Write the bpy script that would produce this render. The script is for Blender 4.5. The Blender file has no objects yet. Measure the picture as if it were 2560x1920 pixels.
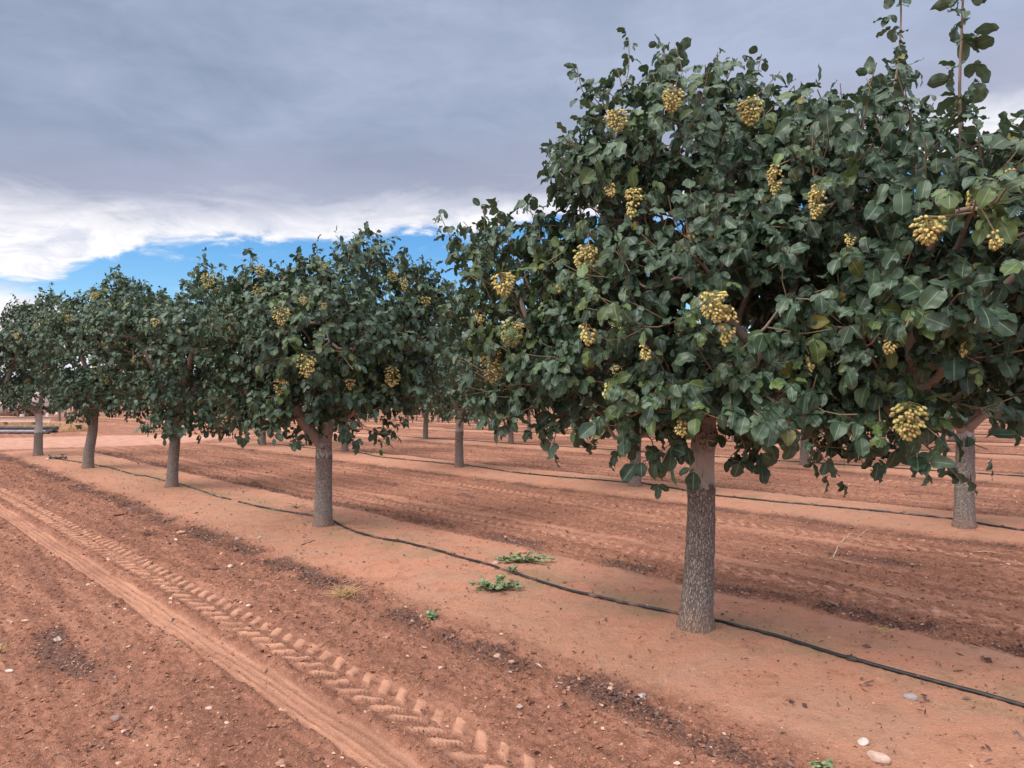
import bpy, math
import numpy as np
from mathutils import Vector

# ------------------------------------------------------------------ scene, camera, sky, sun
scene = bpy.context.scene
C = scene.collection
PI = math.pi
K = 2560.0 / 2212.0
F, CX, CY, YH = 1750.0, 1280.0, 960.0, 1003.0
CAM_H = 1.6
PITCH = math.atan((YH - CY) / F)

cam_d = bpy.data.cameras.new("camera")
cam_d.sensor_width = 36.0
cam_d.lens = 36.0 * F / 2560.0
cam_d.clip_start = 0.05
cam_d.clip_end = 20000.0
cam = bpy.data.objects.new("camera", cam_d)
C.objects.link(cam)
cam.location = (0, 0, CAM_H)
cam.rotation_euler = (PI / 2 + PITCH, 0, 0)
scene.camera = cam

scene.view_settings.view_transform = 'Standard'
scene.view_settings.look = 'None'
scene.view_settings.exposure = 0.28
scene.view_settings.gamma = 1.0
scene.render.film_transparent = False

SUN_ELEV, SUN_AZ = math.radians(52), math.radians(-128)   # azimuth clockwise from +Y: behind and left of the camera

sun_d = bpy.data.lights.new("sun", 'SUN')
sun_d.energy = 1.9
sun_d.angle = math.radians(22)
sun_d.color = (1.0, 0.95, 0.88)
sun = bpy.data.objects.new("sun", sun_d)
C.objects.link(sun)
sd = Vector((math.sin(SUN_AZ) * math.cos(SUN_ELEV), math.cos(SUN_AZ) * math.cos(SUN_ELEV), math.sin(SUN_ELEV)))
sun.rotation_euler = sd.to_track_quat('Z', 'Y').to_euler()
sun.location = (0, 0, 30)


class NT:
    """small helper around a node tree"""
    def __init__(self, tree):
        self.t = tree
        self.t.nodes.clear()

    def n(self, typ, **kw):
        nd = self.t.nodes.new(typ)
        for k, v in kw.items():
            setattr(nd, k, v)
        return nd

    def link(self, a, b):
        self.t.links.new(a, b)

    def _set(self, sock, v):
        if hasattr(v, 'is_output'):
            self.link(v, sock)
        else:
            sock.default_value = v

    def m(self, op, a, b=None, c=None, clamp=False):
        nd = self.n('ShaderNodeMath', operation=op, use_clamp=clamp)
        self._set(nd.inputs[0], a)
        if b is not None:
            self._set(nd.inputs[1], b)
        if c is not None:
            self._set(nd.inputs[2], c)
        return nd.outputs[0]

    def smooth(self, x, lo, hi):
        nd = self.n('ShaderNodeMapRange', interpolation_type='SMOOTHSTEP')
        self._set(nd.inputs[0], x)
        nd.inputs[1].default_value = lo
        nd.inputs[2].default_value = hi
        return nd.outputs[0]

    def lin(self, x, lo, hi, a=0.0, b=1.0):
        nd = self.n('ShaderNodeMapRange')
        self._set(nd.inputs[0], x)
        nd.inputs[1].default_value = lo
        nd.inputs[2].default_value = hi
        nd.inputs[3].default_value = a
        nd.inputs[4].default_value = b
        return nd.outputs[0]

    def mix(self, f, a, b, mode='MIX'):
        nd = self.n('ShaderNodeMix', data_type='RGBA', blend_type=mode)
        self._set(nd.inputs[0], f)
        for s, v in ((nd.inputs[6], a), (nd.inputs[7], b)):
            if hasattr(v, 'is_output'):
                self.link(v, s)
            else:
                s.default_value = (*v[:3], 1)
        return nd.outputs[2]

    def noise(self, vec, scale, detail=4.0, rough=0.55, dist=0.0):
        nd = self.n('ShaderNodeTexNoise')
        if vec is not None:
            self.link(vec, nd.inputs['Vector'])
        nd.inputs['Scale'].default_value = scale
        nd.inputs['Detail'].default_value = detail
        nd.inputs['Roughness'].default_value = rough
        nd.inputs['Distortion'].default_value = dist
        return nd.outputs['Fac']

    def comb(self, x, y, z=0.0):
        nd = self.n('ShaderNodeCombineXYZ')
        self._set(nd.inputs[0], x)
        self._set(nd.inputs[1], y)
        self._set(nd.inputs[2], z)
        return nd.outputs[0]

    def mapping(self, vec, scale=(1, 1, 1), rot=(0, 0, 0), loc=(0, 0, 0)):
        nd = self.n('ShaderNodeMapping')
        self.link(vec, nd.inputs[0])
        nd.inputs['Location'].default_value = loc
        nd.inputs['Rotation'].default_value = rot
        nd.inputs['Scale'].default_value = scale
        return nd.outputs[0]


def build_world():
    w = bpy.data.worlds.new("World")
    scene.world = w
    w.use_nodes = True
    g = NT(w.node_tree)
    out = g.n('ShaderNodeOutputWorld')
    geo = g.n('ShaderNodeTexCoord')
    d = geo.outputs['Generated']
    sep = g.n('ShaderNodeSeparateXYZ')
    g.link(d, sep.inputs[0])
    x, y, z = sep.outputs
    az = g.m('MULTIPLY', g.m('ARCTAN2', x, y), 180 / PI)
    el = g.m('MULTIPLY', g.m('ARCSINE', z), 180 / PI)
    sky = g.n('ShaderNodeTexSky', sky_type='NISHITA')
    sky.sun_disc = False
    sky.sun_elevation = SUN_ELEV
    sky.sun_rotation = SUN_AZ
    sky.air_density = 1.0
    sky.dust_density = 0.25
    sky.ozone_density = 3.0
    hs = g.n('ShaderNodeHueSaturation')
    hs.inputs['Saturation'].default_value = 1.33
    hs.inputs['Value'].default_value = 0.95
    g.link(sky.outputs[0], hs.inputs['Color'])
    bg_sky = g.n('ShaderNodeBackground')
    bg_sky.inputs[1].default_value = 0.145
    g.link(hs.outputs[0], bg_sky.inputs[0])

    # cloud deck: fields over azimuth / elevation of the sky itself
    pv = g.comb(g.m('MULTIPLY', az, 0.07), g.m('MULTIPLY', el, 0.16))
    pv = g.mapping(pv, rot=(0, 0, math.radians(-7)))
    n_big = g.noise(pv, 1.1, 5.0, 0.55, 0.6)
    n_fine = g.noise(pv, 3.4, 6.0, 0.62, 0.8)
    pw = g.mapping(pv, scale=(0.9, 1.7, 1), loc=(3.1, 7.7, 0))
    n_streak = g.noise(pw, 1.5, 6.0, 0.6, 0.7)
    rag = g.m('ADD', g.m('MULTIPLY', g.m('SUBTRACT', n_big, 0.5), 3.0),
              g.m('MULTIPLY', g.m('SUBTRACT', n_fine, 0.5), 3.6))
    e1 = g.m('ADD', el, rag)
    bound = g.m('ADD', g.m('MULTIPLY', az, 0.09), 16.6)
    # bulge of cloud low on the left
    gq = g.m('DIVIDE', g.m('ADD', az, 35.0), 6.0)
    bump = g.m('MULTIPLY', g.m('EXPONENT', g.m('MULTIPLY', g.m('MULTIPLY', gq, gq), -1.0)), 2.5)
    t = g.m('SUBTRACT', e1, bound)
    t_low = g.m('ADD', t, bump)
    cover = g.smooth(t_low, -3.1, -2.0)
    # low bank above the horizon
    low = g.m('SUBTRACT', g.m('ADD', 6.0, g.m('MULTIPLY', g.smooth(az, -29.0, -36.0), 2.2)), g.m('ADD', el, g.m('MULTIPLY', rag, 0.8)))
    cover2 = g.smooth(low, -0.6, 1.6)
    wisp = g.m('MULTIPLY', g.smooth(n_streak, 0.56, 0.72), 0.6)
    wisp = g.m('MULTIPLY', wisp, g.smooth(el, 6.0, 12.0))
    cover = g.m('MAXIMUM', g.m('MAXIMUM', cover, cover2), wisp)
    dark = g.smooth(g.m('ADD', t, g.m('MULTIPLY', g.m('SUBTRACT', n_streak, 0.5), 4.0)), -2.4, 1.4)
    # cloud shades
    dn = g.mapping(pv, scale=(0.55, 0.8, 1), loc=(1.7, 0.4, 0))
    n_d = g.noise(dn, 1.3, 4.0, 0.5, 0.7)
    shade = g.m('ADD', g.m('MULTIPLY', g.m('SUBTRACT', n_d, 0.5), 2.0), g.m('ADD', g.m('MULTIPLY', g.m('SUBTRACT', n_streak, 0.5), 0.45), g.m('MULTIPLY', g.m('SUBTRACT', n_fine, 0.5), 0.7)))
    shade = g.m('ADD', shade, g.lin(az, -30.0, 40.0, 0.30, 0.85), clamp=True)
    grey = g.mix(shade, (0.240, 0.296, 0.412), (0.375, 0.425, 0.570))
    low_l = g.smooth(t, 6.0, 1.0)
    grey = g.mix(g.m('MULTIPLY', low_l, 0.55), grey, (0.355, 0.368, 0.475))
    white = g.mix(g.smooth(n_fine, 0.3, 0.62), (0.58, 0.60, 0.70), (0.90, 0.89, 0.91))
    cloud = g.mix(dark, white, grey)
    over = g.smooth(el, 33.0, 62.0)  # unseen cloud overhead, made brighter to add light on the ground
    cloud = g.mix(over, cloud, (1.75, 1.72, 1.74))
    behind = g.m('MULTIPLY', g.smooth(g.m('ABSOLUTE', az), 62.0, 120.0), g.smooth(el, 1.0, 14.0))  # unseen cloud behind the camera, brightened for the same fill light
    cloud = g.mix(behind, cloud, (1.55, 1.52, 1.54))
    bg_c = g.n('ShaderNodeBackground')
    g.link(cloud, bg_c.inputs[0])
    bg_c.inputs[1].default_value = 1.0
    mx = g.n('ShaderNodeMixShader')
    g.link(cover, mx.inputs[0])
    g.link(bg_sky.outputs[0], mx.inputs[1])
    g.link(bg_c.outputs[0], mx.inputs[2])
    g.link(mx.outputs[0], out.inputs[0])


build_world()

# ------------------------------------------------------------------ helpers
_c, _s = math.cos(PITCH), math.sin(PITCH)


def ray(px, py):
    """direction of a point of the photograph (2212-wide coordinates); forward component along +Y"""
    a = (px * K - CX) / F
    b = (CY - py * K) / F
    d = np.array([a, _c - b * _s, _s + b * _c])
    return d / d[1]


def gp(px, py, z=0.0):
    d = ray(px, py)
    t = (z - CAM_H) / d[2]
    return np.array([d[0] * t, t, z])


def at(px, py, depth):
    d = ray(px, py)
    return np.array([0, 0, CAM_H]) + d * depth


def nrm(a):
    return a / np.maximum(np.linalg.norm(a, axis=-1, keepdims=True), 1e-9)


def perlin(x, y, seed=0):
    x = np.asarray(x, dtype=np.float64)
    y = np.asarray(y, dtype=np.float64)
    ix = np.floor(x).astype(np.int64)
    iy = np.floor(y).astype(np.int64)
    fx = x - ix
    fy = y - iy

    def gr(i, j, dx, dy):
        h = (i * 374761393 + j * 668265263 + seed * 1442695041) & 0xffffffff
        h = ((h ^ (h >> 13)) * 1274126177) & 0xffffffff
        h = (h ^ (h >> 16)) & 0xffff
        a = h * (2 * PI / 65536.0)
        return np.cos(a) * dx + np.sin(a) * dy
    u = fx * fx * fx * (fx * (fx * 6 - 15) + 10)
    v = fy * fy * fy * (fy * (fy * 6 - 15) + 10)
    a = gr(ix, iy, fx, fy)
    b = gr(ix + 1, iy, fx - 1, fy)
    c = gr(ix, iy + 1, fx, fy - 1)
    d = gr(ix + 1, iy + 1, fx - 1, fy - 1)
    return (a + (b - a) * u) * (1 - v) + (c + (d - c) * u) * v


def sstep(x, a, b):
    t = np.clip((x - a) / (b - a), 0, 1)
    return t * t * (3 - 2 * t)


def mesh_np(name, verts, faces, mat, attrs=None, smooth=True):
    """faces: list of int arrays (m,k) of one k each"""
    me = bpy.data.meshes.new(name)
    verts = np.ascontiguousarray(verts, dtype=np.float32)
    me.vertices.add(len(verts))
    me.vertices.foreach_set('co', verts.ravel())
    faces = [f for f in faces if len(f)]
    tot = sum(f.size for f in faces)
    nf = sum(len(f) for f in faces)
    me.loops.add(tot)
    me.polygons.add(nf)
    me.loops.foreach_set('vertex_index', np.concatenate([f.ravel() for f in faces]).astype(np.int32))
    ls = np.concatenate([np.full(len(f), f.shape[1]) for f in faces])
    st = np.concatenate([[0], np.cumsum(ls)[:-1]]).astype(np.int32)
    me.polygons.foreach_set('loop_start', st)
    me.polygons.foreach_set('use_smooth', np.full(nf, smooth, dtype=bool))
    if attrs:
        for k, a in attrs.items():
            a = np.ascontiguousarray(a, dtype=np.float32)
            if a.ndim == 2:
                at_ = me.attributes.new(k, 'FLOAT_COLOR', 'POINT')
                at_.data.foreach_set('color', a.ravel())
            else:
                at_ = me.attributes.new(k, 'FLOAT', 'POINT')
                at_.data.foreach_set('value', a.ravel())
    if mat is not None:
        me.materials.append(mat)
    me.update()
    me.validate()
    return me


def link(name, data, parent=None, loc=None):
    o = bpy.data.objects.new(name, data)
    C.objects.link(o)
    if parent is not None:
        o.parent = parent
    if loc is not None:
        o.location = loc
    return o


def tag(o, label=None, cat=None, group=None, kind=None):
    if label:
        o['label'] = label
    if cat:
        o['category'] = cat
    if group:
        o['group'] = group
    if kind:
        o['kind'] = kind
    return o


class Geo:
    """collects tubes, boxes and ellipsoids into one mesh"""
    def __init__(self):
        self.v, self.q, self.t, self.n = [], [], [], 0
        self.a = {}

    def add(self, verts, quads=None, tris=None, **attrs):
        verts = np.asarray(verts, dtype=np.float64)
        if quads is not None and len(quads):
            self.q.append(np.asarray(quads) + self.n)
        if tris is not None and len(tris):
            self.t.append(np.asarray(tris) + self.n)
        self.v.append(verts)
        for k, a in attrs.items():
            self.a.setdefault(k, []).append(np.broadcast_to(a, (len(verts),) + np.shape(a)[1:]) if np.ndim(a) else np.full(len(verts), a))
        self.n += len(verts)

    def tube(self, pts, radii, sides=8, cap=True, **attrs):
        pts = np.asarray(pts, dtype=np.float64)
        n = len(pts)
        radii = np.broadcast_to(radii, n)
        tg = np.gradient(pts, axis=0)
        tg = nrm(tg)
        ref = np.array([0, 0, 1.0]) if abs(tg[0, 2]) < 0.9 else np.array([1.0, 0, 0])
        a = ref - tg[0] * np.dot(ref, tg[0])
        a /= np.linalg.norm(a)
        fr = np.zeros((n, 3))
        for i in range(n):
            a = a - tg[i] * np.dot(a, tg[i])
            a /= max(np.linalg.norm(a), 1e-9)
            fr[i] = a
        b = np.cross(tg, fr)
        th = np.arange(sides) * 2 * PI / sides
        ring = fr[:, None, :] * np.cos(th)[None, :, None] + b[:, None, :] * np.sin(th)[None, :, None]
        v = pts[:, None, :] + ring * radii[:, None, None]
        v = v.reshape(-1, 3)
        i = np.arange(n - 1)[:, None] * sides
        j = np.arange(sides)[None, :]
        j2 = (j + 1) % sides
        q = np.stack([i + j, i + j2, i + sides + j2, i + sides + j], -1).reshape(-1, 4)
        tris = None
        at2 = {}
        for k, val in attrs.items():
            at2[k] = np.repeat(val, sides) if np.ndim(val) == 1 and len(val) == n else np.full(len(v), val)
        if cap:
            v = np.vstack([v, pts[0], pts[-1]])
            c0, c1 = n * sides, n * sides + 1
            jj = np.arange(sides)
            jn = (jj + 1) % sides
            tris = np.vstack([np.stack([np.full(sides, c0), jn, jj], -1),
                              np.stack([np.full(sides, c1), (n - 1) * sides + jj, (n - 1) * sides + jn], -1)])
            for k in at2:
                at2[k] = np.concatenate([at2[k], [at2[k][0], at2[k][-1]]])
        self.add(v, q, tris, **at2)

    def box(self, lo, hi, rot=0.0, origin=(0, 0, 0), bev=0.0):
        x0, y0, z0 = lo
        x1, y1, z1 = hi
        b = bev
        if b <= 0:
            v = np.array([[x, y, z] for z in (z0, z1) for x, y in ((x0, y0), (x1, y0), (x1, y1), (x0, y1))], float)
            q = [[3, 2, 1, 0], [4, 5, 6, 7], [0, 1, 5, 4], [1, 2, 6, 5], [2, 3, 7, 6], [3, 0, 4, 7]]
        else:
            rings = [(z0, b), (z0 + b, 0), (z1 - b, 0), (z1, b)]
            v = []
            for zz, ins in rings:
                X0, X1, Y0, Y1 = x0 + ins, x1 - ins, y0 + ins, y1 - ins
                v += [[X0 + b, Y0, zz], [X1 - b, Y0, zz], [X1, Y0 + b, zz], [X1, Y1 - b, zz],
                      [X1 - b, Y1, zz], [X0 + b, Y1, zz], [X0, Y1 - b, zz], [X0, Y0 + b, zz]]
            v = np.array(v, float)
            q = []
            for k in range(3):
                for j in range(8):
                    q.append([k * 8 + j, k * 8 + (j + 1) % 8, k * 8 + 8 + (j + 1) % 8, k * 8 + 8 + j])
            for base, rev in ((0, True), (24, False)):
                f = [[0, 1, 2, 3], [0, 3, 4, 7], [4, 5, 6, 7]]
                for ff in f:
                    ff = [base + k for k in ff]
                    q.append(ff[::-1] if rev else ff)
        c, s = math.cos(rot), math.sin(rot)
        R = np.array([[c, -s, 0], [s, c, 0], [0, 0, 1]])
        self.add(v @ R.T + np.asarray(origin, float), q)

    def mesh(self, name, mat, smooth=True):
        at_ = {k: np.concatenate(a) for k, a in self.a.items()}
        fs = []
        if self.q:
            fs.append(np.vstack(self.q))
        if self.t:
            fs.append(np.vstack(self.t))
        return mesh_np(name, np.vstack(self.v), fs, mat, at_, smooth)


# ------------------------------------------------------------------ orchard frame
O2 = gp(1500.5, 1368.5)[:2]
U2 = np.array([-0.680, 0.733]); U2 /= np.linalg.norm(U2)      # along the rows, away from the camera
V2 = np.array([U2[1], -U2[0]])                                # across the rows, to the right and away
ROWV = [0.0, 6.2, 13.1, 19.9] + [19.9 + 6.65 * k for k in range(1, 16)]


def to_uv(p):
    d = np.asarray(p)[..., :2] - O2
    return d @ U2, d @ V2


def to_xy(u, v):
    return O2 + np.multiply.outer(u, U2) + np.multiply.outer(v, V2)


ROWS = np.array([-13.0, -6.55] + ROWV)


def row_dist(v):
    """signed distance to the nearest row line"""
    d = v[..., None] - ROWS
    k = np.argmin(np.abs(d), -1)
    return np.take_along_axis(d, k[..., None], -1)[..., 0]


def row_below(v):
    """distance above the row line before this alley"""
    k = np.clip(np.searchsorted(ROWS, v, side='right') - 1, 0, len(ROWS) - 1)
    return v - ROWS[k], np.clip(ROWS[np.minimum(k + 1, len(ROWS) - 1)] - ROWS[k], 6.0, 8.0)


def road_mask(u, v):
    wob = 1.2 * perlin(u * .12, v * .12, 91) + .5 * perlin(u * .5, v * .5, 92)
    half = 4.3 * (1 - sstep(v, 3.0, 11.0)) + 0.1
    a = 1 - sstep(np.abs(u - 30.0 + wob) - half, -0.6, 0.5)
    return a * (1 - sstep(v, 8.0, 11.0))


def chevron(u, w, pitch=0.165, half=0.145):
    """lug bars of a tyre print: 1 on a bar. w across the track"""
    side = np.where(w > 0, 0.5, 0.0)
    s = (u - np.abs(w) * 0.95) / pitch + side
    f = s - np.floor(s)
    bar = sstep(f, 0.04, 0.12) * (1 - sstep(f, 0.46, 0.58))
    bar *= 1 - sstep(np.abs(w), half - 0.03, half)
    bar *= sstep(np.abs(w), 0.008, 0.022)
    return bar


FEET = [tuple(float(q_) for q_ in to_uv(gp(px, py, 0.05))) for px, py in
        ((1500.5, 1366), (697, 1136), (370, 1052), (190, 1009), (82, 982), (2083, 1138), (1372, 1049), (992, 1008), (745, 976))]


def terrain(u, v, fine=True):
    """height and masks of the ground at (u, v)"""
    dv = row_dist(v)
    al, width = row_below(v)
    edge = 0.16 * perlin(u * 0.9, v * 0.9, 5) + 0.10 * perlin(u * 2.7, v * 2.7, 6)
    strip = 1 - sstep(np.abs(dv) + edge, 0.86, 1.16)
    road = road_mask(u, v)
    wild = sstep(u, 23.0, 25.0) * (1 - sstep(u, 55.0, 57.0)) * (1 - sstep(v, 9.0, 12.0))
    strip = strip * (1 - wild)
    rough = (1 - strip) * (1 - road)
    h = 0.075 * strip * (1 - sstep(np.abs(dv), 0.0, 1.4) * 0.55)
    h = h + 0.022 * perlin(u * 0.55, v * 0.8, 11) * (0.5 + 0.5 * rough)
    h = h + 0.030 * perlin(u * 1.9, v * 2.6, 12) * rough
    n1 = perlin(u * 7.1, v * 8.3, 13)
    h = h + 0.020 * n1 * (0.32 + 0.68 * rough)
    track = np.zeros_like(u)
    bars = np.zeros_like(u)
    if fine:
        n2 = perlin(u * 17.0, v * 18.5, 14)
        n3 = perlin(u * 33.0, v * 31.0, 15)
        n4 = perlin(u * 24.0 + 9, v * 25.0, 16)
        clod = np.maximum(n2, 0) ** 1.2 * 0.024 + np.maximum(-n2, 0) * -0.008 + np.maximum(n4, 0) * 0.022 + n3 * 0.018
        cl = 0.34 + 0.66 * rough
    else:
        n2 = n3 = 0 * u
        clod = 0 * u
        cl = 0 * u
    wb = 0.02 * perlin(u * 0.25, v * 0, 21)
    tm = np.zeros_like(u)
    keep = 1 - road
    for off, kind in ((1.95, 'c'), (2.35, 's'), (4.10, 's'), (4.47, 'c')):
        w = al - off * width / 6.6 - wb + np.where(v < 0, 0.023 * np.maximum(u, 0), 0)
        near = np.abs(w) < 0.3
        if kind == 's':
            m = (1 - sstep(np.abs(w) + 0.03 * perlin(u * 3, v * 3, 38), 0.095, 0.135)) * keep
            rid = 0.5 + 0.5 * np.cos((w + 0.118) * 2 * PI / 0.052)
            soft = np.where(v < 0, 1.0, 0.62)
            h = h * (1 - 0.35 * m) - 0.030 * m * soft + 0.015 * rid * m * soft
            h = h + 0.018 * np.exp(-((np.abs(w) - 0.165) / 0.03) ** 2) * keep * (0.6 + 0.8 * n1)
            worn = np.clip(0.75 + 0.8 * perlin(u * 1.3, v * 5, 37), 0.2, 1)
            tm = np.maximum(tm, m * (0.36 + 0.5 * rid) * soft * worn)
            track = np.maximum(track, m * (0.55 + 0.45 * soft))
        else:
            wz = w + 0.012 * perlin(u * 9, v * 9, 31)
            patch = np.clip(1.05 + 0.7 * perlin(u * 0.7, v * 1.1, 33) + 0.35 * perlin(u * 4.1, v * 4.3, 34), 0, 1)
            patch = patch * np.where(v < 0, 1.0, 0.72)
            b = chevron(u + 0.02 * perlin(u * 6, v * 6, 32), wz) * keep * patch
            m = (1 - sstep(np.abs(w), 0.14, 0.19)) * keep
            h = h * (1 - 0.6 * m) - 0.012 * m
            h = h + b * (0.014 + 0.010 * n1)
            bars = np.maximum(bars, b)
            track = np.maximum(track, np.maximum(b * 0.97, m * 0.25))
            tm = np.maximum(tm, b * 0.90 * np.clip(0.9 + 0.6 * n1, 0.4, 1))
    rake = np.clip(perlin(u * 0.35, v * 1.2, 51) * 2.2 + 0.45, 0, 1) * (np.abs(al - 3.2) < 2.2)
    h = h + 0.017 * np.sin(v * 2 * PI / 0.115 + 1.5 * perlin(u * 0.8, v * 0.8, 52)) * rake * rough * (1 - track) * (v > -0.9)
    for tu, tv in FEET:      # soil heaped round the trunks
        h = h + 0.035 * np.exp(-((u - tu) ** 2 + (v - tv) ** 2) / 0.16 ** 2)
    h = h + clod * cl * (1 - 0.90 * track)
    # leaf litter lies in bands where the smooth strip meets the tilled soil
    lit = np.exp(-((np.abs(dv) - 1.22) / 0.17) ** 2)
    lit = lit * sstep(perlin(u * 1.1, v * 1.6, 41) + 0.6 * perlin(u * 3.3, v * 3.9, 42), -0.42, 0.22)
    l2 = np.exp(-((al - 3.25 - 0.15 * perlin(u * 0.7, 0 * v, 44)) / 0.16) ** 2)
    lit = np.maximum(lit, l2 * sstep(perlin(u * 0.8, v * 1.1, 43) + 0.5 * perlin(u * 3.1, v * 3.5, 45), 0.05, 0.5))
    lit = lit * (1 - wild) * (1 - track)
    return h, strip, track, tm, lit, road


def hz(p):
    """ground height below a point"""
    u, v = to_uv(np.asarray(p, float)[None])
    return float(terrain(u, v)[0][0])


def geom(a, b, s0, k):
    out = [a]
    s = s0
    sign = 1 if b > a else -1
    while (b - out[-1]) * sign > 0:
        out.append(out[-1] + sign * s)
        s *= k
    return out


# ------------------------------------------------------------------ materials
def new_mat(name):
    m = bpy.data.materials.new(name)
    m.use_nodes = True
    g = NT(m.node_tree)
    out = g.n('ShaderNodeOutputMaterial')
    bs = g.n('ShaderNodeBsdfPrincipled')
    g.link(bs.outputs[0], out.inputs[0])
    return m, g, bs, out


def bump(g, bs, height, strength=0.5, dist=0.01):
    b = g.n('ShaderNodeBump')
    b.inputs['Strength'].default_value = strength
    b.inputs['Distance'].default_value = dist
    g.link(height, b.inputs['Height'])
    g.link(b.outputs[0], bs.inputs['Normal'])
    return b


def attr(g, name):
    a = g.n('ShaderNodeAttribute')
    a.attribute_name = name
    return a


def mat_soil():
    m, g, bs, out = new_mat("red_soil")
    pos = g.n('ShaderNodeNewGeometry').outputs['Position']
    strip = attr(g, 'strip').outputs['Fac']
    tm = attr(g, 'tm').outputs['Fac']
    lit = attr(g, 'litter').outputs['Fac']
    road = attr(g, 'road').outputs['Fac']
    n0 = g.noise(pos, 0.35, 4, 0.6)
    n1 = g.noise(pos, 2.2, 5, 0.6)
    n2 = g.noise(pos, 14.0, 5, 0.65)
    n3 = g.noise(pos, 75.0, 3, 0.6)
    n4 = g.noise(pos, 210.0, 2, 0.6)
    n5 = g.noise(pos, 120.0, 2, 0.5)
    def along(vec):
        dt = g.n('ShaderNodeVectorMath', operation='DOT_PRODUCT')
        g.link(pos, dt.inputs[0])
        dt.inputs[1].default_value = (vec[0], vec[1], 0)
        return dt.outputs['Value']
    furrow = g.noise(g.comb(g.m('MULTIPLY', along(V2), 7.0), g.m('MULTIPLY', along(U2), 0.45)), 1.0, 4, 0.6)
    alley = g.mix(g.smooth(n2, 0.3, 0.72), (0.225, 0.094, 0.058), (0.42, 0.196, 0.130))
    alley = g.mix(g.m('MULTIPLY', g.smooth(furrow, 0.50, 0.62), 0.75), alley, (0.205, 0.092, 0.062))
    alley = g.mix(g.m('MULTIPLY', g.smooth(furrow, 0.47, 0.36), 0.60), alley, (0.46, 0.225, 0.150))
    alley = g.mix(g.m('MULTIPLY', g.smooth(n1, 0.45, 0.75), 0.5), alley, (0.235, 0.105, 0.072))
    alley = g.mix(g.m('MULTIPLY', g.smooth(n3, 0.50, 0.75), 0.7), alley, (0.50, 0.265, 0.185))
    alley = g.mix(g.m('MULTIPLY', g.smooth(n4, 0.55, 0.72), 0.6), alley, (0.16, 0.066, 0.045))
    alley = g.mix(g.smooth(n5, 0.69, 0.73), alley, (0.62, 0.42, 0.33))
    st = g.mix(g.smooth(n1, 0.3, 0.7), (0.56, 0.250, 0.158), (0.51, 0.272, 0.188))
    st = g.mix(g.m('MULTIPLY', g.smooth(n2, 0.52, 0.72), 0.55), st, (0.60, 0.335, 0.232))
    st = g.mix(g.m('MULTIPLY', g.smooth(g.noise(pos, 5.5, 5, 0.7), 0.50, 0.64), 0.55), st, (0.37, 0.165, 0.102))
    st = g.mix(g.m('MULTIPLY', g.smooth(n0, 0.42, 0.66), 0.5), st, (0.42, 0.235, 0.150))
    hose_d = attr(g, 'hose').outputs['Fac']
    st = g.mix(g.m('MULTIPLY', g.m('MULTIPLY', hose_d, g.smooth(n1, 0.42, 0.62)), 0.75), st, (0.30, 0.205, 0.110))
    st = g.mix(g.m('MULTIPLY', g.smooth(n3, 0.5, 0.8), 0.5), st, (0.62, 0.335, 0.225))
    st = g.mix(g.m('MULTIPLY', g.smooth(n4, 0.55, 0.75), 0.55), st, (0.30, 0.125, 0.078))
    spots = g.smooth(g.noise(pos, 30.0, 4, 0.7), 0.66, 0.70)
    st = g.mix(g.m('MULTIPLY', spots, 0.8), st, (0.14, 0.062, 0.045))
    col = g.mix(strip, alley, st)
    pale = g.mix(n2, (0.50, 0.25, 0.16), (0.60, 0.32, 0.215))
    col = g.mix(g.m('MULTIPLY', tm, 0.9), col, pale)
    rd = g.mix(g.smooth(n1, 0.35, 0.7), (0.47, 0.24, 0.17), (0.58, 0.335, 0.255))
    rd = g.mix(g.m('MULTIPLY', g.smooth(furrow, 0.50, 0.62), 0.4), rd, (0.40, 0.20, 0.14))
    col = g.mix(road, col, rd)
    ln = g.smooth(g.m('ADD', lit, g.m('MULTIPLY', g.m('SUBTRACT', n2, 0.5), 0.9)), 0.2, 0.7)
    lcol = g.mix(g.smooth(n3, 0.35, 0.7), (0.085, 0.045, 0.035), (0.25, 0.135, 0.105))
    col = g.mix(g.m('MULTIPLY', ln, 0.8), col, lcol)
    g.link(col, bs.inputs['Base Color'])
    bs.inputs['Roughness'].default_value = 0.95
    bs.inputs['Specular IOR Level'].default_value = 0.15
    hh = g.m('ADD', g.m('MULTIPLY', n3, 0.7), g.m('MULTIPLY', n4, 0.45))
    hh = g.m('ADD', hh, g.m('MULTIPLY', n2, 1.2))
    hh = g.m('ADD', hh, g.m('MULTIPLY', n5, 0.5))
    hh = g.m('MULTIPLY', hh, g.m('SUBTRACT', 1.0, g.m('MULTIPLY', tm, 0.8)))
    bump(g, bs, hh, 0.9, 0.018)
    return m


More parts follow.
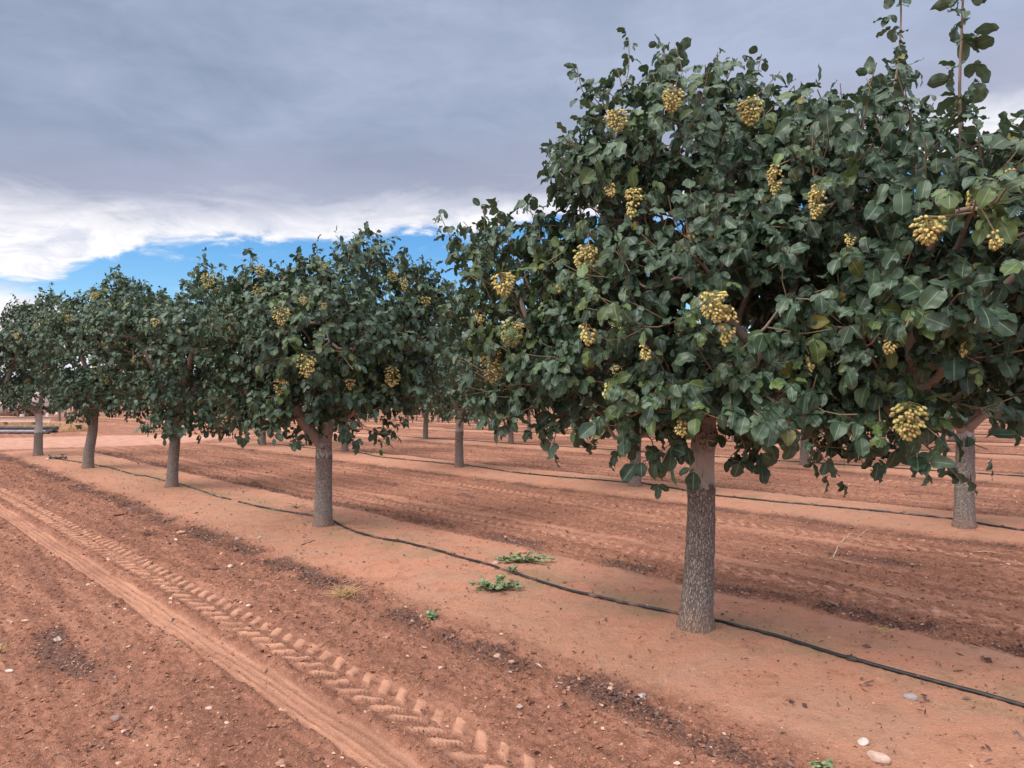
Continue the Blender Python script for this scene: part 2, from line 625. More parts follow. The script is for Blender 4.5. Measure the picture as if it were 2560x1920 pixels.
def mat_bark():
    """rough grey plates below the graft, smooth pale bark above it"""
    m, g, bs, out = new_mat("tree_bark")
    oc = g.n('ShaderNodeTexCoord').outputs['Object']
    warp = g.noise(oc, 9.0, 3, 0.6)
    warp2 = g.noise(oc, 55.0, 3, 0.6)
    wv = g.n('ShaderNodeVectorMath', operation='ADD')
    g.link(oc, wv.inputs[0])
    g.link(g.comb(g.m('ADD', g.m('MULTIPLY', warp, 0.05), g.m('MULTIPLY', warp2, 0.018)), g.m('SUBTRACT', g.m('MULTIPLY', warp2, 0.018), g.m('MULTIPLY', warp, 0.04)), g.m('ADD', g.m('MULTIPLY', warp, 0.06), g.m('MULTIPLY', warp2, 0.04))), wv.inputs[1])
    mp = g.mapping(wv.outputs[0], scale=(82, 82, 26))
    vo = g.n('ShaderNodeTexVoronoi', feature='DISTANCE_TO_EDGE')
    g.link(mp, vo.inputs['Vector'])
    vo.inputs['Scale'].default_value = 1.0
    vc = g.n('ShaderNodeTexVoronoi')
    g.link(mp, vc.inputs['Vector'])
    vc.inputs['Scale'].default_value = 1.0
    ed = g.smooth(vo.outputs['Distance'], 0.0, 0.16)
    nf = g.noise(oc, 60.0, 4, 0.65)
    sepc = g.n('ShaderNodeSeparateColor')
    g.link(vc.outputs['Color'], sepc.inputs[0])
    plate = g.mix(g.m('ADD', g.m('MULTIPLY', sepc.outputs[0], 0.6), g.m('MULTIPLY', nf, 0.4)), (0.235, 0.195, 0.172), (0.43, 0.372, 0.335))
    rough = g.mix(ed, (0.165, 0.135, 0.118), plate)
    soilz = g.n('ShaderNodeSeparateXYZ')
    g.link(oc, soilz.inputs[0])
    dusty = g.m('MULTIPLY', g.smooth(soilz.outputs[2], 0.22, 0.0), 0.45)
    rough = g.mix(dusty, rough, (0.33, 0.165, 0.11))
    # smooth bark with dark vertical cracks
    sm = g.mix(g.noise(oc, 11.0, 4, 0.6), (0.37, 0.345, 0.325), (0.55, 0.515, 0.485))
    blotch = g.m('MULTIPLY', g.smooth(g.noise(g.mapping(oc, scale=(1, 1, 0.55)), 7.0, 3, 0.5), 0.62, 0.70), 0.5)
    crk = g.smooth(g.noise(g.mapping(oc, scale=(95, 95, 14)), 1.0, 2, 0.5), 0.60, 0.66)
    burr = attr(g, 'burr').outputs['Fac']
    crk = g.m('MULTIPLY', crk, g.m('MAXIMUM', burr, g.smooth(g.noise(oc, 5.0, 2, 0.5), 0.52, 0.62)))
    crk = g.m('MAXIMUM', crk, g.m('MULTIPLY', burr, g.smooth(g.noise(g.mapping(oc, scale=(60, 60, 26)), 1.0, 3, 0.6), 0.50, 0.57)))
    blotch = g.m('MAXIMUM', blotch, g.m('MULTIPLY', burr, 0.7))
    sm = g.mix(g.m('MULTIPLY', blotch, 0.42), sm, (0.135, 0.075, 0.055))
    sm = g.mix(g.m('MULTIPLY', crk, 0.85), sm, (0.045, 0.028, 0.022))
    gr = attr(g, 'graft').outputs['Fac']
    zone = g.m('MULTIPLY', g.m('MULTIPLY', gr, g.m('SUBTRACT', 1.0, gr)), 4.0)
    jag = g.m('ADD', gr, g.m('MULTIPLY', zone, g.m('MULTIPLY', g.m('SUBTRACT', g.noise(g.mapping(oc, scale=(42, 42, 12)), 1.0, 4, 0.65), 0.5), 1.9)))
    f = g.smooth(jag, 0.44, 0.56)
    rim = g.m('MULTIPLY', g.smooth(jag, 0.30, 0.45), g.m('SUBTRACT', 1.0, f))
    rough = g.mix(g.m('MULTIPLY', rim, 0.5), rough, (0.055, 0.038, 0.032))
    g.link(g.mix(f, rough, sm), bs.inputs['Base Color'])
    bs.inputs['Roughness'].default_value = 0.9
    bs.inputs['Specular IOR Level'].default_value = 0.2
    hgt = g.m('MULTIPLY', g.m('ADD', ed, g.m('MULTIPLY', nf, 0.35)), g.m('SUBTRACT', 1.0, g.m('MULTIPLY', f, 0.85)))
    hgt = g.m('SUBTRACT', hgt, g.m('MULTIPLY', g.m('MULTIPLY', crk, f), 0.5))
    bump(g, bs, hgt, 0.9, 0.008)
    return m


def mat_limb():
    m, g, bs, out = new_mat("limb_bark")
    oc = g.n('ShaderNodeTexCoord').outputs['Object']
    n = g.noise(oc, 14.0, 5, 0.6)
    old = g.mix(n, (0.22, 0.165, 0.140), (0.40, 0.320, 0.275))
    young = g.mix(n, (0.19, 0.130, 0.090), (0.31, 0.220, 0.155))
    f = g.smooth(attr(g, 'rad').outputs['Fac'], 0.0045, 0.0095)
    g.link(g.mix(f, young, old), bs.inputs['Base Color'])
    bs.inputs['Roughness'].default_value = 0.75
    bs.inputs['Specular IOR Level'].default_value = 0.25
    bump(g, bs, g.noise(oc, 60.0, 3, 0.6), 0.5, 0.004)
    return m


def mat_leaf():
    m, g, bs, out = new_mat("pistachio_leaf")
    a = attr(g, 'col')
    s = a.outputs['Alpha']
    geo = g.n('ShaderNodeNewGeometry')
    oc = g.n('ShaderNodeTexCoord').outputs['Object']
    col = a.outputs['Color']
    n = g.noise(oc, 38.0, 2, 0.5)
    col = g.mix(g.m('MULTIPLY', g.smooth(n, 0.35, 0.75), 0.30), col, (0.085, 0.125, 0.085))
    rib = g.smooth(g.m('ABSOLUTE', s), 0.075, 0.02)
    col = g.mix(g.m('MULTIPLY', rib, 0.7), col, (0.27, 0.34, 0.20))
    under = g.mix(0.55, col, (0.115, 0.165, 0.120))
    col2 = g.mix(geo.outputs['Backfacing'], col, under)
    g.link(col2, bs.inputs['Base Color'])
    bs.inputs['Roughness'].default_value = 0.46
    bs.inputs['Specular IOR Level'].default_value = 0.46
    tr = g.n('ShaderNodeBsdfTranslucent')
    g.link(g.mix(0.5, col, (0.10, 0.17, 0.04)), tr.inputs[0])
    mx = g.n('ShaderNodeMixShader')
    mx.inputs[0].default_value = 0.13
    g.link(bs.outputs[0], mx.inputs[1])
    g.link(tr.outputs[0], mx.inputs[2])
    g.link(mx.outputs[0], out.inputs[0])
    return m


def mat_col(name, rough=0.6, spec=0.3, bump_scale=0, bstr=0.4, var=0.0, trans=0.0):
    """colour from the mesh's own tint attribute"""
    m, g, bs, out = new_mat(name)
    col = attr(g, 'col').outputs['Color']
    oc = g.n('ShaderNodeTexCoord').outputs['Object']
    if var:
        n = g.noise(oc, bump_scale or 20, 4, 0.6)
        hsv = g.n('ShaderNodeHueSaturation')
        g.link(col, hsv.inputs['Color'])
        g.link(g.lin(n, 0.25, 0.75, 1 - var, 1 + var), hsv.inputs['Value'])
        col = hsv.outputs[0]
    g.link(col, bs.inputs['Base Color'])
    bs.inputs['Roughness'].default_value = rough
    bs.inputs['Specular IOR Level'].default_value = spec
    if bump_scale:
        bump(g, bs, g.noise(oc, bump_scale, 4, 0.6), bstr, 0.01)
    if trans:
        tr = g.n('ShaderNodeBsdfTranslucent')
        g.link(col, tr.inputs[0])
        mx = g.n('ShaderNodeMixShader')
        mx.inputs[0].default_value = trans
        g.link(bs.outputs[0], mx.inputs[1])
        g.link(tr.outputs[0], mx.inputs[2])
        g.link(mx.outputs[0], out.inputs[0])
    return m


def mat_plain(name, c1, c2, scale=8.0, rough=0.6, spec=0.3, bstr=0.2, detail=5, stretch=(1, 1, 1), lo=0.35, hi=0.7):
    m, g, bs, out = new_mat(name)
    oc = g.mapping(g.n('ShaderNodeTexCoord').outputs['Object'], scale=stretch)
    n = g.noise(oc, scale, detail, 0.6)
    g.link(g.mix(g.smooth(n, lo, hi), c1, c2), bs.inputs['Base Color'])
    bs.inputs['Roughness'].default_value = rough
    bs.inputs['Specular IOR Level'].default_value = spec
    if bstr:
        bump(g, bs, n, bstr, 0.01)
    return m


M_SOIL = mat_soil()
M_BARK = mat_bark()
M_LIMB = mat_limb()
M_LEAF = mat_leaf()
M_NUT = mat_col("pistachio_nut", 0.55, 0.3, 160, 0.12, 0.10)
M_STONE = mat_col("field_stone", 0.85, 0.2, 30, 0.6, 0.22)
M_GRAVEL = mat_col("gravel", 0.9, 0.15, 40, 0.4, 0.15)
M_LITTER = mat_col("dead_leaf", 0.85, 0.2, 40, 0.3, 0.2)
M_WEED = mat_col("weed_leaf", 0.55, 0.3, 40, 0.2, 0.15, 0.15)
M_STRAW = mat_col("straw", 0.8, 0.2, 0, 0, 0)
M_HOSE = mat_plain("black_hose_plastic", (0.014, 0.014, 0.017), (0.26, 0.17, 0.13), 5.0, 0.42, 0.5, 0.1, 6, lo=0.47, hi=0.74)
M_HOSEGREY = mat_plain("dusty_hose_plastic", (0.03, 0.026, 0.026), (0.30, 0.21, 0.17), 5.0, 0.6, 0.3, 0.1, 6, lo=0.42, hi=0.75)
M_PIPE = mat_plain("dark_pipe_plastic", (0.035, 0.030, 0.036), (0.085, 0.070, 0.075), 3.0, 0.55, 0.4, 0.1)
M_PIPE_PALE = mat_plain("pale_pipe_plastic", (0.30, 0.25, 0.25), (0.50, 0.42, 0.42), 3.0, 0.55, 0.4, 0.1)
M_TWIG = mat_plain("dry_twig", (0.38, 0.25, 0.16), (0.60, 0.44, 0.30), 12.0, 0.8, 0.2, 0.3)
M_PAINT = mat_plain("faded_white_paint", (0.70, 0.58, 0.55), (0.60, 0.40, 0.34), 2.2, 0.55, 0.4, 0.1, 6, (1, 1, 0.3), 0.58, 0.78)
M_BEAM = mat_plain("faded_beam_paint", (0.66, 0.47, 0.38), (0.55, 0.36, 0.27), 2.0, 0.65, 0.3, 0.1, 6, (1, 1, 1), 0.5, 0.8)
M_RUST = mat_plain("rusty_steel", (0.11, 0.05, 0.035), (0.24, 0.11, 0.07), 5.0, 0.85, 0.2, 0.3)
M_DARK = mat_plain("dark_opening", (0.02, 0.017, 0.017), (0.05, 0.04, 0.04), 4.0, 0.9, 0.1, 0.1)

# ------------------------------------------------------------------ ground
def build_ground():
    us = sorted(set(np.round(
        geom(-3.0, -3000, 0.05, 1.085)[1:] + list(np.arange(-3.0, 6.5, 0.0145)) + list(np.arange(6.5, 11, 0.02)) + list(np.arange(11, 13, 0.034)) +
        list(np.arange(13, 34, 0.10)) + list(np.arange(34, 130, 0.7)) + geom(130, 4000, 0.9, 1.12), 4)))
    vs = sorted(set(np.round(
        geom(-4.9, -3000, 0.05, 1.085)[1:] + list(np.arange(-4.9, -0.9, 0.0145)) + list(np.arange(-0.9, 1.6, 0.024)) + list(np.arange(1.6, 5.4, 0.027)) +
        list(np.arange(5.4, 9, 0.06)) + list(np.arange(9, 42, 0.16)) + list(np.arange(42, 122, 0.45)) + geom(122, 4000, 0.6, 1.12), 4)))
    us, vs = np.array(us), np.array(vs)
    Ug, Vg = np.meshgrid(us, vs, indexing='ij')
    u, v = Ug.ravel(), Vg.ravel()
    h, strip, track, tm, lit, road = terrain(u, v)
    far = sstep(np.maximum(np.abs(u), np.abs(v)), 120, 180)
    h = h * (1 - far)
    xy = to_xy(u, v)
    verts = np.column_stack([xy, h])
    n, k = len(us), len(vs)
    i = np.arange(n - 1)[:, None] * k
    j = np.arange(k - 1)[None, :]
    q = np.stack([i + j, i + j + 1, i + k + j + 1, i + k + j], -1).reshape(-1, 4)
    # u x v is left handed in the world: flip so normals point up
    a, b, c = verts[q[0, 0]], verts[q[0, 1]], verts[q[0, 2]]
    if np.cross(b - a, c - a)[2] < 0:
        q = q[:, ::-1]
    me = mesh_np('ground', verts, [q], M_SOIL, {'strip': strip, 'tm': tm, 'litter': lit, 'road': road, 'hose': np.exp(-((row_dist(v) - 0.05) / 0.32) ** 2)})
    o = link('ground', me)
    tag(o, kind='structure')
    print('ground verts', len(verts))


build_ground()

# ------------------------------------------------------------------ leaves
def leaf_geo(P, D, N, L, W, droop, fold, wave, ph, tint, nl, nw):
    """blades: base points P, length axis D, upper normal N; arrays of length n"""
    n = len(P)
    N = nrm(N - D * np.sum(N * D, 1, keepdims=True))
    B = np.cross(N, D)
    t = np.linspace(0, 1, nl + 1)
    s = np.linspace(-1, 1, nw + 1)
    prof = np.interp(t, [0, .06, .16, .3, .45, .6, .74, .86, .94, 1], [.06, .40, .72, .93, 1.0, .98, .87, .65, .40, .06])
    T, S = np.meshgrid(t, s, indexing='ij')
    Pr = np.broadcast_to(prof[:, None], T.shape)
    T, S, Pr = T[None], S[None], Pr[None]
    e = lambda a: np.asarray(a)[:, None, None]
    along = e(L) * T * (1 - 0.18 * np.abs(e(droop)) * T)
    across = e(W) * 0.5 * S * Pr * (1 + 0.055 * np.sin(T * 11 + e(ph)) * np.abs(S))
    z = -e(droop) * e(L) * T ** 2 * 0.55 + e(fold) * np.abs(S) * Pr * e(W) * 0.5
    z = z + e(wave) * e(L) * np.sin(2 * PI * 2.2 * T + e(ph) + np.where(S > 0, 1.9, 0)) * np.abs(S) ** 1.4 * (0.35 + T)
    v = P[:, None, None, :] + D[:, None, None, :] * along[..., None] + B[:, None, None, :] * across[..., None] + N[:, None, None, :] * z[..., None]
    m = (nl + 1) * (nw + 1)
    i = np.arange(nl)[:, None] * (nw + 1)
    j = np.arange(nw)[None, :]
    q0 = np.stack([i + j, i + j + 1, i + nw + 2 + j, i + nw + 1 + j], -1).reshape(-1, 4)[:, ::-1]
    q = (q0[None] + (np.arange(n) * m)[:, None, None]).reshape(-1, 4)
    col = np.empty((n, nl + 1, nw + 1, 4))
    col[..., :3] = tint[:, None, None, :]
    col[..., 3] = S
    return v.reshape(-1, 3), q, col.reshape(-1, 4)


def rand_unit(rng, n):
    return nrm(rng.normal(size=(n, 3)))


# ------------------------------------------------------------------ nut clusters
def nut_cluster_mesh(seed, length, width, count, segs=7, rings=5, pink=0.2, dry=False):
    rng = np.random.default_rng(seed)
    g = Geo()
    axis = []
    for k in range(7):
        t = k / 6
        axis.append([0.012 * math.sin(3 * t + seed), 0.012 * math.cos(2.4 * t + seed) - 0.012, -t * length * 0.9])
    axis = np.array(axis)
    stemc = np.array([0.33, 0.26, 0.10, 1])
    def tb(p, r, s=4):
        g.tube(p, r, s, cap=False)
        g.a.setdefault('col', []).append(np.tile(stemc, (len(p) * s, 1)))
    tb(axis, np.linspace(0.0035, 0.0015, 7), 5)
    th = np.linspace(0, 2 * PI, segs, endpoint=False)
    lat = np.linspace(-PI / 2, PI / 2, rings)
    pts = []
    tries = 0
    while len(pts) < count and tries < count * 60:
        tries += 1
        t = rng.random() ** 0.8
        w = width * 0.5 * (math.sin(PI * min(1, 0.16 + 0.84 * t) ** 0.75) ** 0.6)
        r = w * (0.35 + 0.65 * math.sqrt(rng.random()))
        a = rng.random() * 2 * PI
        p = np.array([r * math.cos(a), r * math.sin(a), -t * length])
        if all(np.sum((p - q) ** 2) > 0.0118 ** 2 for q in pts):
            pts.append(p)
    for p in pts:
        t = -p[2] / length
        ax = np.array([axis[min(6, int(t * 6))][0], axis[min(6, int(t * 6))][1], p[2] + 0.02])
        d = nrm((p - ax + np.array([0, 0, -0.012]) + rng.normal(size=3) * 0.008)[None])[0]
        Lh, R = 0.0115 * rng.uniform(0.82, 1.12), 0.0077 * rng.uniform(0.88, 1.12)
        b = np.cross(d, [0.3, 0.5, 0.8]); b /= np.linalg.norm(b)
        c = np.cross(d, b)
        la, tt = np.meshgrid(lat, th, indexing='ij')
        prof = np.cos(la) * (1 - 0.14 * np.sin(la))
        v = p + d * (np.sin(la) * Lh)[..., None] + (b * np.cos(tt)[..., None] + c * np.sin(tt)[..., None]) * (prof * R)[..., None]
        v = v.reshape(-1, 3)
        i = np.arange(rings - 1)[:, None] * segs
        j = np.arange(segs)[None, :]
        q = np.stack([i + j, i + (j + 1) % segs, i + segs + (j + 1) % segs, i + segs + j], -1).reshape(-1, 4)
        k = rng.random()
        base = np.array([0.54, 0.51, 0.16]) * (1 - k) + np.array([0.70, 0.55, 0.23]) * k
        if rng.random() < pink:
            base = base * 0.5 + np.array([0.62, 0.36, 0.22]) * 0.5
        base = base * rng.uniform(0.62, 1.06)
        col = np.tile(np.append(base, 1), (len(v), 1))
        tip = np.clip((np.sin(la).ravel() - 0.3) / 0.7, 0, 1)[:, None]
        col[:, :3] = col[:, :3] * (1 - 0.25 * tip) + np.array([0.58, 0.36, 0.2]) * 0.25 * tip
        g.add(v, q)
        g.a['col'].append(col)
        tb(np.array([ax, ax * 0.4 + p * 0.6 + [0, 0, 0.004], p - d * Lh * 0.8]), 0.0011, 3)
    if dry:   # a dried brown wad of bracts below the nuts
        m = 90
        Pd = np.column_stack([rng.normal(size=m) * 0.020, rng.normal(size=m) * 0.020, -length * (0.86 + 0.20 * rng.random(m))])
        tint = np.array([0.50, 0.31, 0.18]) * rng.uniform(0.7, 1.2, (m, 1))
        v, q, c = leaf_geo(Pd, rand_unit(rng, m), rand_unit(rng, m), np.full(m, 0.03), np.full(m, 0.017), rng.uniform(-.5, .5, m), np.full(m, .2), np.full(m, .05), rng.random(m) * 6, tint, 2, 2)
        c[:, 3] = 1
        g.add(v, q)
        g.a['col'].append(c)
    return g.mesh('nut_cluster', M_NUT)


CL_NEAR = [nut_cluster_mesh(10 + k, *p) for k, p in enumerate([
    (0.16, 0.15, 95, 8, 6), (0.13, 0.15, 80, 8, 6), (0.20, 0.10, 66, 8, 6), (0.11, 0.09, 28, 8, 6), (0.10, 0.05, 9, 8, 6), (0.17, 0.17, 112, 8, 6)])]
CL_BIG = nut_cluster_mesh(31, 0.27, 0.17, 130, 8, 6, 0.3, True)
CL_FAR = [nut_cluster_mesh(50 + k, *p) for k, p in enumerate([
    (0.17, 0.17, 60, 5, 4), (0.14, 0.13, 44, 5, 4), (0.19, 0.12, 44, 5, 4)])]


# ------------------------------------------------------------------ trees
def make_trunk(rng, path, radii, graft_z, knots=(), segs=30, dz=0.02, graft_soft=0.085):
    """one swept trunk with flared foot, graft rim and knots; path local, base at z = 0"""
    path = np.asarray(path, float)
    n = max(8, int((path[-1, 2] - path[0, 2]) / dz))
    zq = np.linspace(path[0, 2], path[-1, 2], n)
    cx = np.interp(zq, path[:, 2], path[:, 0])
    cy = np.interp(zq, path[:, 2], path[:, 1])
    if len(path) > 2:      # smooth the centre line
        for _ in range(6):
            cx[1:-1] = (cx[:-2] + 2 * cx[1:-1] + cx[2:]) / 4
            cy[1:-1] = (cy[:-2] + 2 * cy[1:-1] + cy[2:]) / 4
    r = np.interp(zq, path[:, 2], radii)
    r = r * (1 + 0.20 * np.exp(-np.maximum(zq - 0.02, 0) / 0.07))
    r = r + 0.007 * np.exp(-((zq - graft_z + 0.02) / 0.05) ** 2)
    th = np.linspace(0, 2 * PI, segs, endpoint=False)
    Z, T = np.meshgrid(zq, th, indexing='ij')
    R = np.repeat(r[:, None], segs, 1)
    sd = int(rng.integers(1, 999))
    low = 1 - sstep(Z, graft_z - 0.03, graft_z + 0.03)
    R = R * (1 + 0.045 * perlin(np.cos(T) * 1.6 + 5, np.sin(T) * 1.6 + Z * 2.2, sd))
    R = R + low * 0.0055 * perlin(T * 7.2, Z * 15, sd + 1) + low * 0.003 * perlin(T * 14, Z * 33, sd + 2)
    for (kz, ka, kh, kr) in knots:
        da = (T - ka + PI) % (2 * PI) - PI
        R = R + kh * np.exp(-((Z - kz) / kr) ** 2 - (da * r.mean() / kr) ** 2)
    X = cx[:, None] + R * np.cos(T)
    Y = cy[:, None] + R * np.sin(T)
    v = np.stack([X, Y, Z], -1).reshape(-1, 3)
    i = np.arange(n - 1)[:, None] * segs
    j = np.arange(segs)[None, :]
    q = np.stack([i + j, i + (j + 1) % segs, i + segs + (j + 1) % segs, i + segs + j], -1).reshape(-1, 4)
    top = np.arange(segs)
    v = np.vstack([v, [cx[-1], cy[-1], zq[-1] + 0.01]])
    tri = np.stack([(n - 1) * segs + top, (n - 1) * segs + (top + 1) % segs, np.full(segs, n * segs)], -1)
    bz = np.zeros(len(v))
    for (kz, ka, kh, kr) in knots:
        bz = np.maximum(bz, np.exp(-((v[:, 2] - kz) / (kr * 1.35)) ** 2))
    gz = np.clip(0.5 + (v[:, 2] - graft_z) / (2 * graft_soft), 0, 1)
    return mesh_np('trunk', v, [q, tri], M_BARK, {'graft': gz, 'burr': bz})


def make_tree(seed, base, trunk_path, trunk_r, graft_z, lobes, n_shoots, leaf_res=(4, 2), leaf_len=0.112,
              per_shoot=5, sprouts=(), n_sprouts=4, clusters=(), cluster_set=None, knots=(), limbs_split=True,
              label='', group=None, trunk_segs=30, yellow=0.02, axis=None, mains=None, bottom=None, holes=(), main_paths=()):
    """lobes: (centre, radii, weight) in local coordinates; the crown's leaves grow on shoots inside them"""
    rng = np.random.default_rng(seed)
    root = bpy.data.objects.new('pistachio_tree', None)
    root.empty_display_size = 0.2
    C.objects.link(root)
    root.location = base
    tag(root, label, 'tree', group)
    link('trunk', make_trunk(rng, trunk_path, trunk_r, graft_z, knots, trunk_segs), root)
    fork = np.array(trunk_path[-1], float)
    P, par, limb_of = [fork.copy() - [0, 0, 0.06]], [-1], [-1]
    lobes = [(np.array(c, float), np.array(r, float), w) for c, r, w in lobes]
    order = sorted(range(len(lobes)), key=lambda k: np.linalg.norm(lobes[k][0] - fork) + (0 if lobes[k][0][2] > fork[2] + 0.5 else 5))
    mains = mains if mains is not None else 3

    def path_to(a_idx, target, step, lift, limb, jit=0.03):
        a = P[a_idx]
        L = np.linalg.norm(target - a)
        n = max(1, int(L / step))
        ctrl = (a + target) / 2 + np.array([0, 0, lift * L]) + rng.normal(size=3) * jit * L
        last = a_idx
        for k in range(1, n + 1):
            t = k / n
            p = (1 - t) ** 2 * a + 2 * t * (1 - t) * ctrl + t * t * target
            P.append(p + (rng.normal(size=3) * 0.012 if k < n else 0))
            par.append(last)
            limb_of.append(limb)
            last = len(P) - 1
        return last

    angs = []
    nl = 0
    for pl_ in main_paths:
        last = 0
        for q_ in pl_:
            last = path_to(last, np.array(q_, float), 0.11, 0.0, nl, 0.02)
        nl += 1
    if main_paths:
        mains = 0
    for k in order:
        c = lobes[k][0]
        d = c - fork
        a = math.atan2(d[1], d[0])
        if c[2] > fork[2] + 0.5 and ((nl == 0 and not main_paths) or nl < mains and all(abs((a - b + PI) % (2 * PI) - PI) > 1.1 for b in angs)):
            path_to(0, c, 0.13, 0.10, nl)
            angs.append(a)
            nl += 1
        else:
            A = np.array(P)
            cost = np.linalg.norm(A - c, axis=1) + 0.6 * np.maximum(0, A[:, 2] - c[2])
            cost[0] += 0.5
            i = int(np.argmin(cost))
            if i == 0:
                i = 1
            path_to(i, c, 0.13, 0.03, max(limb_of[i], 0))
    # shoots
    w = np.array([l[2] * np.prod(l[1]) ** (2 / 3) for l in lobes])
    pick = rng.choice(len(lobes), n_shoots, p=w / w.sum())
    cen = np.array([l[0] for l in lobes])[pick]
    rad = np.array([l[1] for l in lobes])[pick]
    dr = rand_unit(rng, n_shoots)
    dr[:, 2] = np.where((dr[:, 2] < -0.35) & (rng.random(n_shoots) < 0.35), -dr[:, 2], dr[:, 2])
    rr = (0.40 + 0.55 * rng.random(n_shoots) ** 0.7)
    q = cen + dr * rad * rr[:, None]
    if bottom is not None:
        keep = q[:, 2] > bottom + 0.12 * rng.random(n_shoots)
        q, dr, cen, rad = q[keep], dr[keep], cen[keep], rad[keep]
    ax = np.array([fork[0], fork[1], 0]) if axis is None else np.array(axis, float)
    out = q - ax
    out[:, 2] = 0
    out = nrm(out)
    sdir = nrm(dr * 0.8 + out * 0.35 + np.array([0, 0, 0.28]) + rng.normal(size=q.shape) * 0.3)
    sl = rng.uniform(0.14, 0.30, len(q))
    od = np.argsort(np.linalg.norm(q - cen, axis=1) / rad.mean(1) + 0.25 * np.linalg.norm(q - fork, axis=1))
    LB, LD, LO, LS = [], [], [], []       # compound leaves: base, shoot direction, outward, size
    for k in od:
        A = np.array(P)
        dd = np.linalg.norm(A - q[k], axis=1) + 0.45 * np.maximum(0, A[:, 2] - q[k][2])
        dd[0] += 0.35
        i = int(np.argmin(dd))
        if i == 0 and len(P) > 1:
            i = 1
        e = path_to(i, q[k], 0.14, 0.04, max(limb_of[i], 0), 0.08)
        tip = q[k] + sdir[k] * sl[k]
        path_to(e, tip, 0.09, -0.05, limb_of[e], 0.05)
        m = per_shoot + int(rng.integers(-1, 2))
        for t in np.linspace(0.05, 1.0, m):
            LB.append(q[k] + sdir[k] * sl[k] * t)
            LD.append(sdir[k])
            LO.append(out[k] * 0.7 + dr[k] * 0.5)
            LS.append(rng.uniform(0.80, 1.15) * (1.0 if t < 0.9 else 0.82))
    # erect sprouts on top
    minr = {}
    sp = [(np.array(a, float), np.array(b, float), s) for a, b, s in sprouts]
    tops = np.argsort(-q[:, 2])[:max(12, len(q) // 6)]
    for k in rng.choice(tops, n_sprouts, replace=False) if n_sprouts else ():
        sp.append((q[k], q[k] + np.array([rng.normal() * 0.10, rng.normal() * 0.10, rng.uniform(0.22, 0.44)]), 0.80))
    for a, b, s in sp:
        A = np.array(P)
        i = int(np.argmin(np.linalg.norm(A - a, axis=1) + 0.4 * np.maximum(0, A[:, 2] - a[2])))
        e = path_to(max(i, 1), a, 0.13, 0.0, max(limb_of[max(i, 1)], 0))
        n0_ = len(P)
        path_to(e, b, 0.10, 0.05 * rng.normal(), limb_of[e], 0.035)
        L = np.linalg.norm(b - a)
        if s > 0.79 and L > 0.62:
            for q_ in range(n0_, len(P)):
                minr[q_] = 0.0078 * (1 - 0.6 * (q_ - n0_) / max(1, len(P) - n0_))
        m = max(6, int(L / 0.036))
        for t in np.linspace(0.08, 1.0, m):
            LB.append(a + (b - a) * t)
            LD.append(nrm((b - a)[None])[0])
            r_ = rand_unit(rng, 1)[0]
            LO.append(np.array([r_[0], r_[1], 0.2]))
            LS.append(s * (1.08 - 0.35 * t) * rng.uniform(0.85, 1.15))
    # stalks that carry the nut clusters
    tip_of = []
    for (c, kind, s) in clusters:
        c = np.array(c, float)
        A = np.array(P)
        i = int(np.argmin(np.linalg.norm(A - c, axis=1)))
        e = path_to(max(i, 1), c, 0.08, 0.08, max(limb_of[max(i, 1)], 0), 0.02)
        tip_of.append(e)
    # ---- wood
    n = len(P)
    A = np.array(P)
    cnt = np.zeros(n)
    kids = [[] for _ in range(n)]
    for i in range(1, n):
        kids[par[i]].append(i)
    for i in range(n - 1, -1, -1):
        cnt[i] = max(1, cnt[i])
        if par[i] >= 0:
            cnt[par[i]] += cnt[i]
    leafn = np.array([1.0 if not k else 0.0 for k in kids])
    for i in range(n - 1, 0, -1):
        leafn[par[i]] += leafn[i]
    r = 0.0031 * np.maximum(leafn, 1) ** 0.53
    for _ in range(3):
        B = A.copy()
        for i in range(1, n):
            if kids[i]:
                b_ = max(kids[i], key=lambda q_: leafn[q_])
                B[i] = 0.5 * A[i] + 0.25 * (A[par[i]] + A[b_])
        A = B
    dist = np.zeros(n)
    for i in range(1, n):
        dist[i] = dist[par[i]] + np.linalg.norm(A[i] - A[par[i]])
    stout = np.where(leafn > 0.10 * leafn[0], trunk_r[-1] * 0.72 * np.exp(-dist / 0.75), 0)
    r = np.maximum(r, stout)
    for i, mr in minr.items():
        r[i] = max(r[i], mr)
    r = np.minimum(r, trunk_r[-1] * 0.86)
    geos = {}
    stack = []
    for k in kids[0]:
        stack.append((0, k))
    while stack:
        a, b = stack.pop()
        chain = [a, b]
        while kids[chain[-1]]:
            ks = sorted(kids[chain[-1]], key=lambda i: -leafn[i])
            for o_ in ks[1:]:
                stack.append((chain[-1], o_))
            chain.append(ks[0])
        rr_ = r[chain].copy()
        rr_[0] = min(rr_[0], rr_[1] * 1.15)
        mx = rr_.max()
        sides = 12 if mx > 0.03 else (7 if mx > 0.009 else (5 if leaf_res[0] > 3 else 3))
        pts = A[chain]
        gl = geos.setdefault(limb_of[chain[1]] if limbs_split else 0, Geo())
        if leaf_res[0] <= 2 and mx < 0.006:
            continue
        gl.tube(pts, rr_, sides, cap=mx > 0.009, rad=rr_)
    for lid in sorted(geos):
        gm = geos[lid]
        if gm.n:
            link('limb' if limbs_split else 'branches', gm.mesh('limb', M_LIMB), root)
    # ---- leaves
    LB, LD, LO, LS = np.array(LB), np.array(LD), nrm(np.array(LO)), np.array(LS)
    m = len(LB)
    az = rng.random(m) * 2 * PI
    sx = nrm(np.cross(LD, np.array([0.21, 0.33, 0.92])))
    sy = np.cross(LD, sx)
    side = sx * np.cos(az)[:, None] + sy * np.sin(az)[:, None]
    flip = np.sum(side * LO, 1) < -0.25
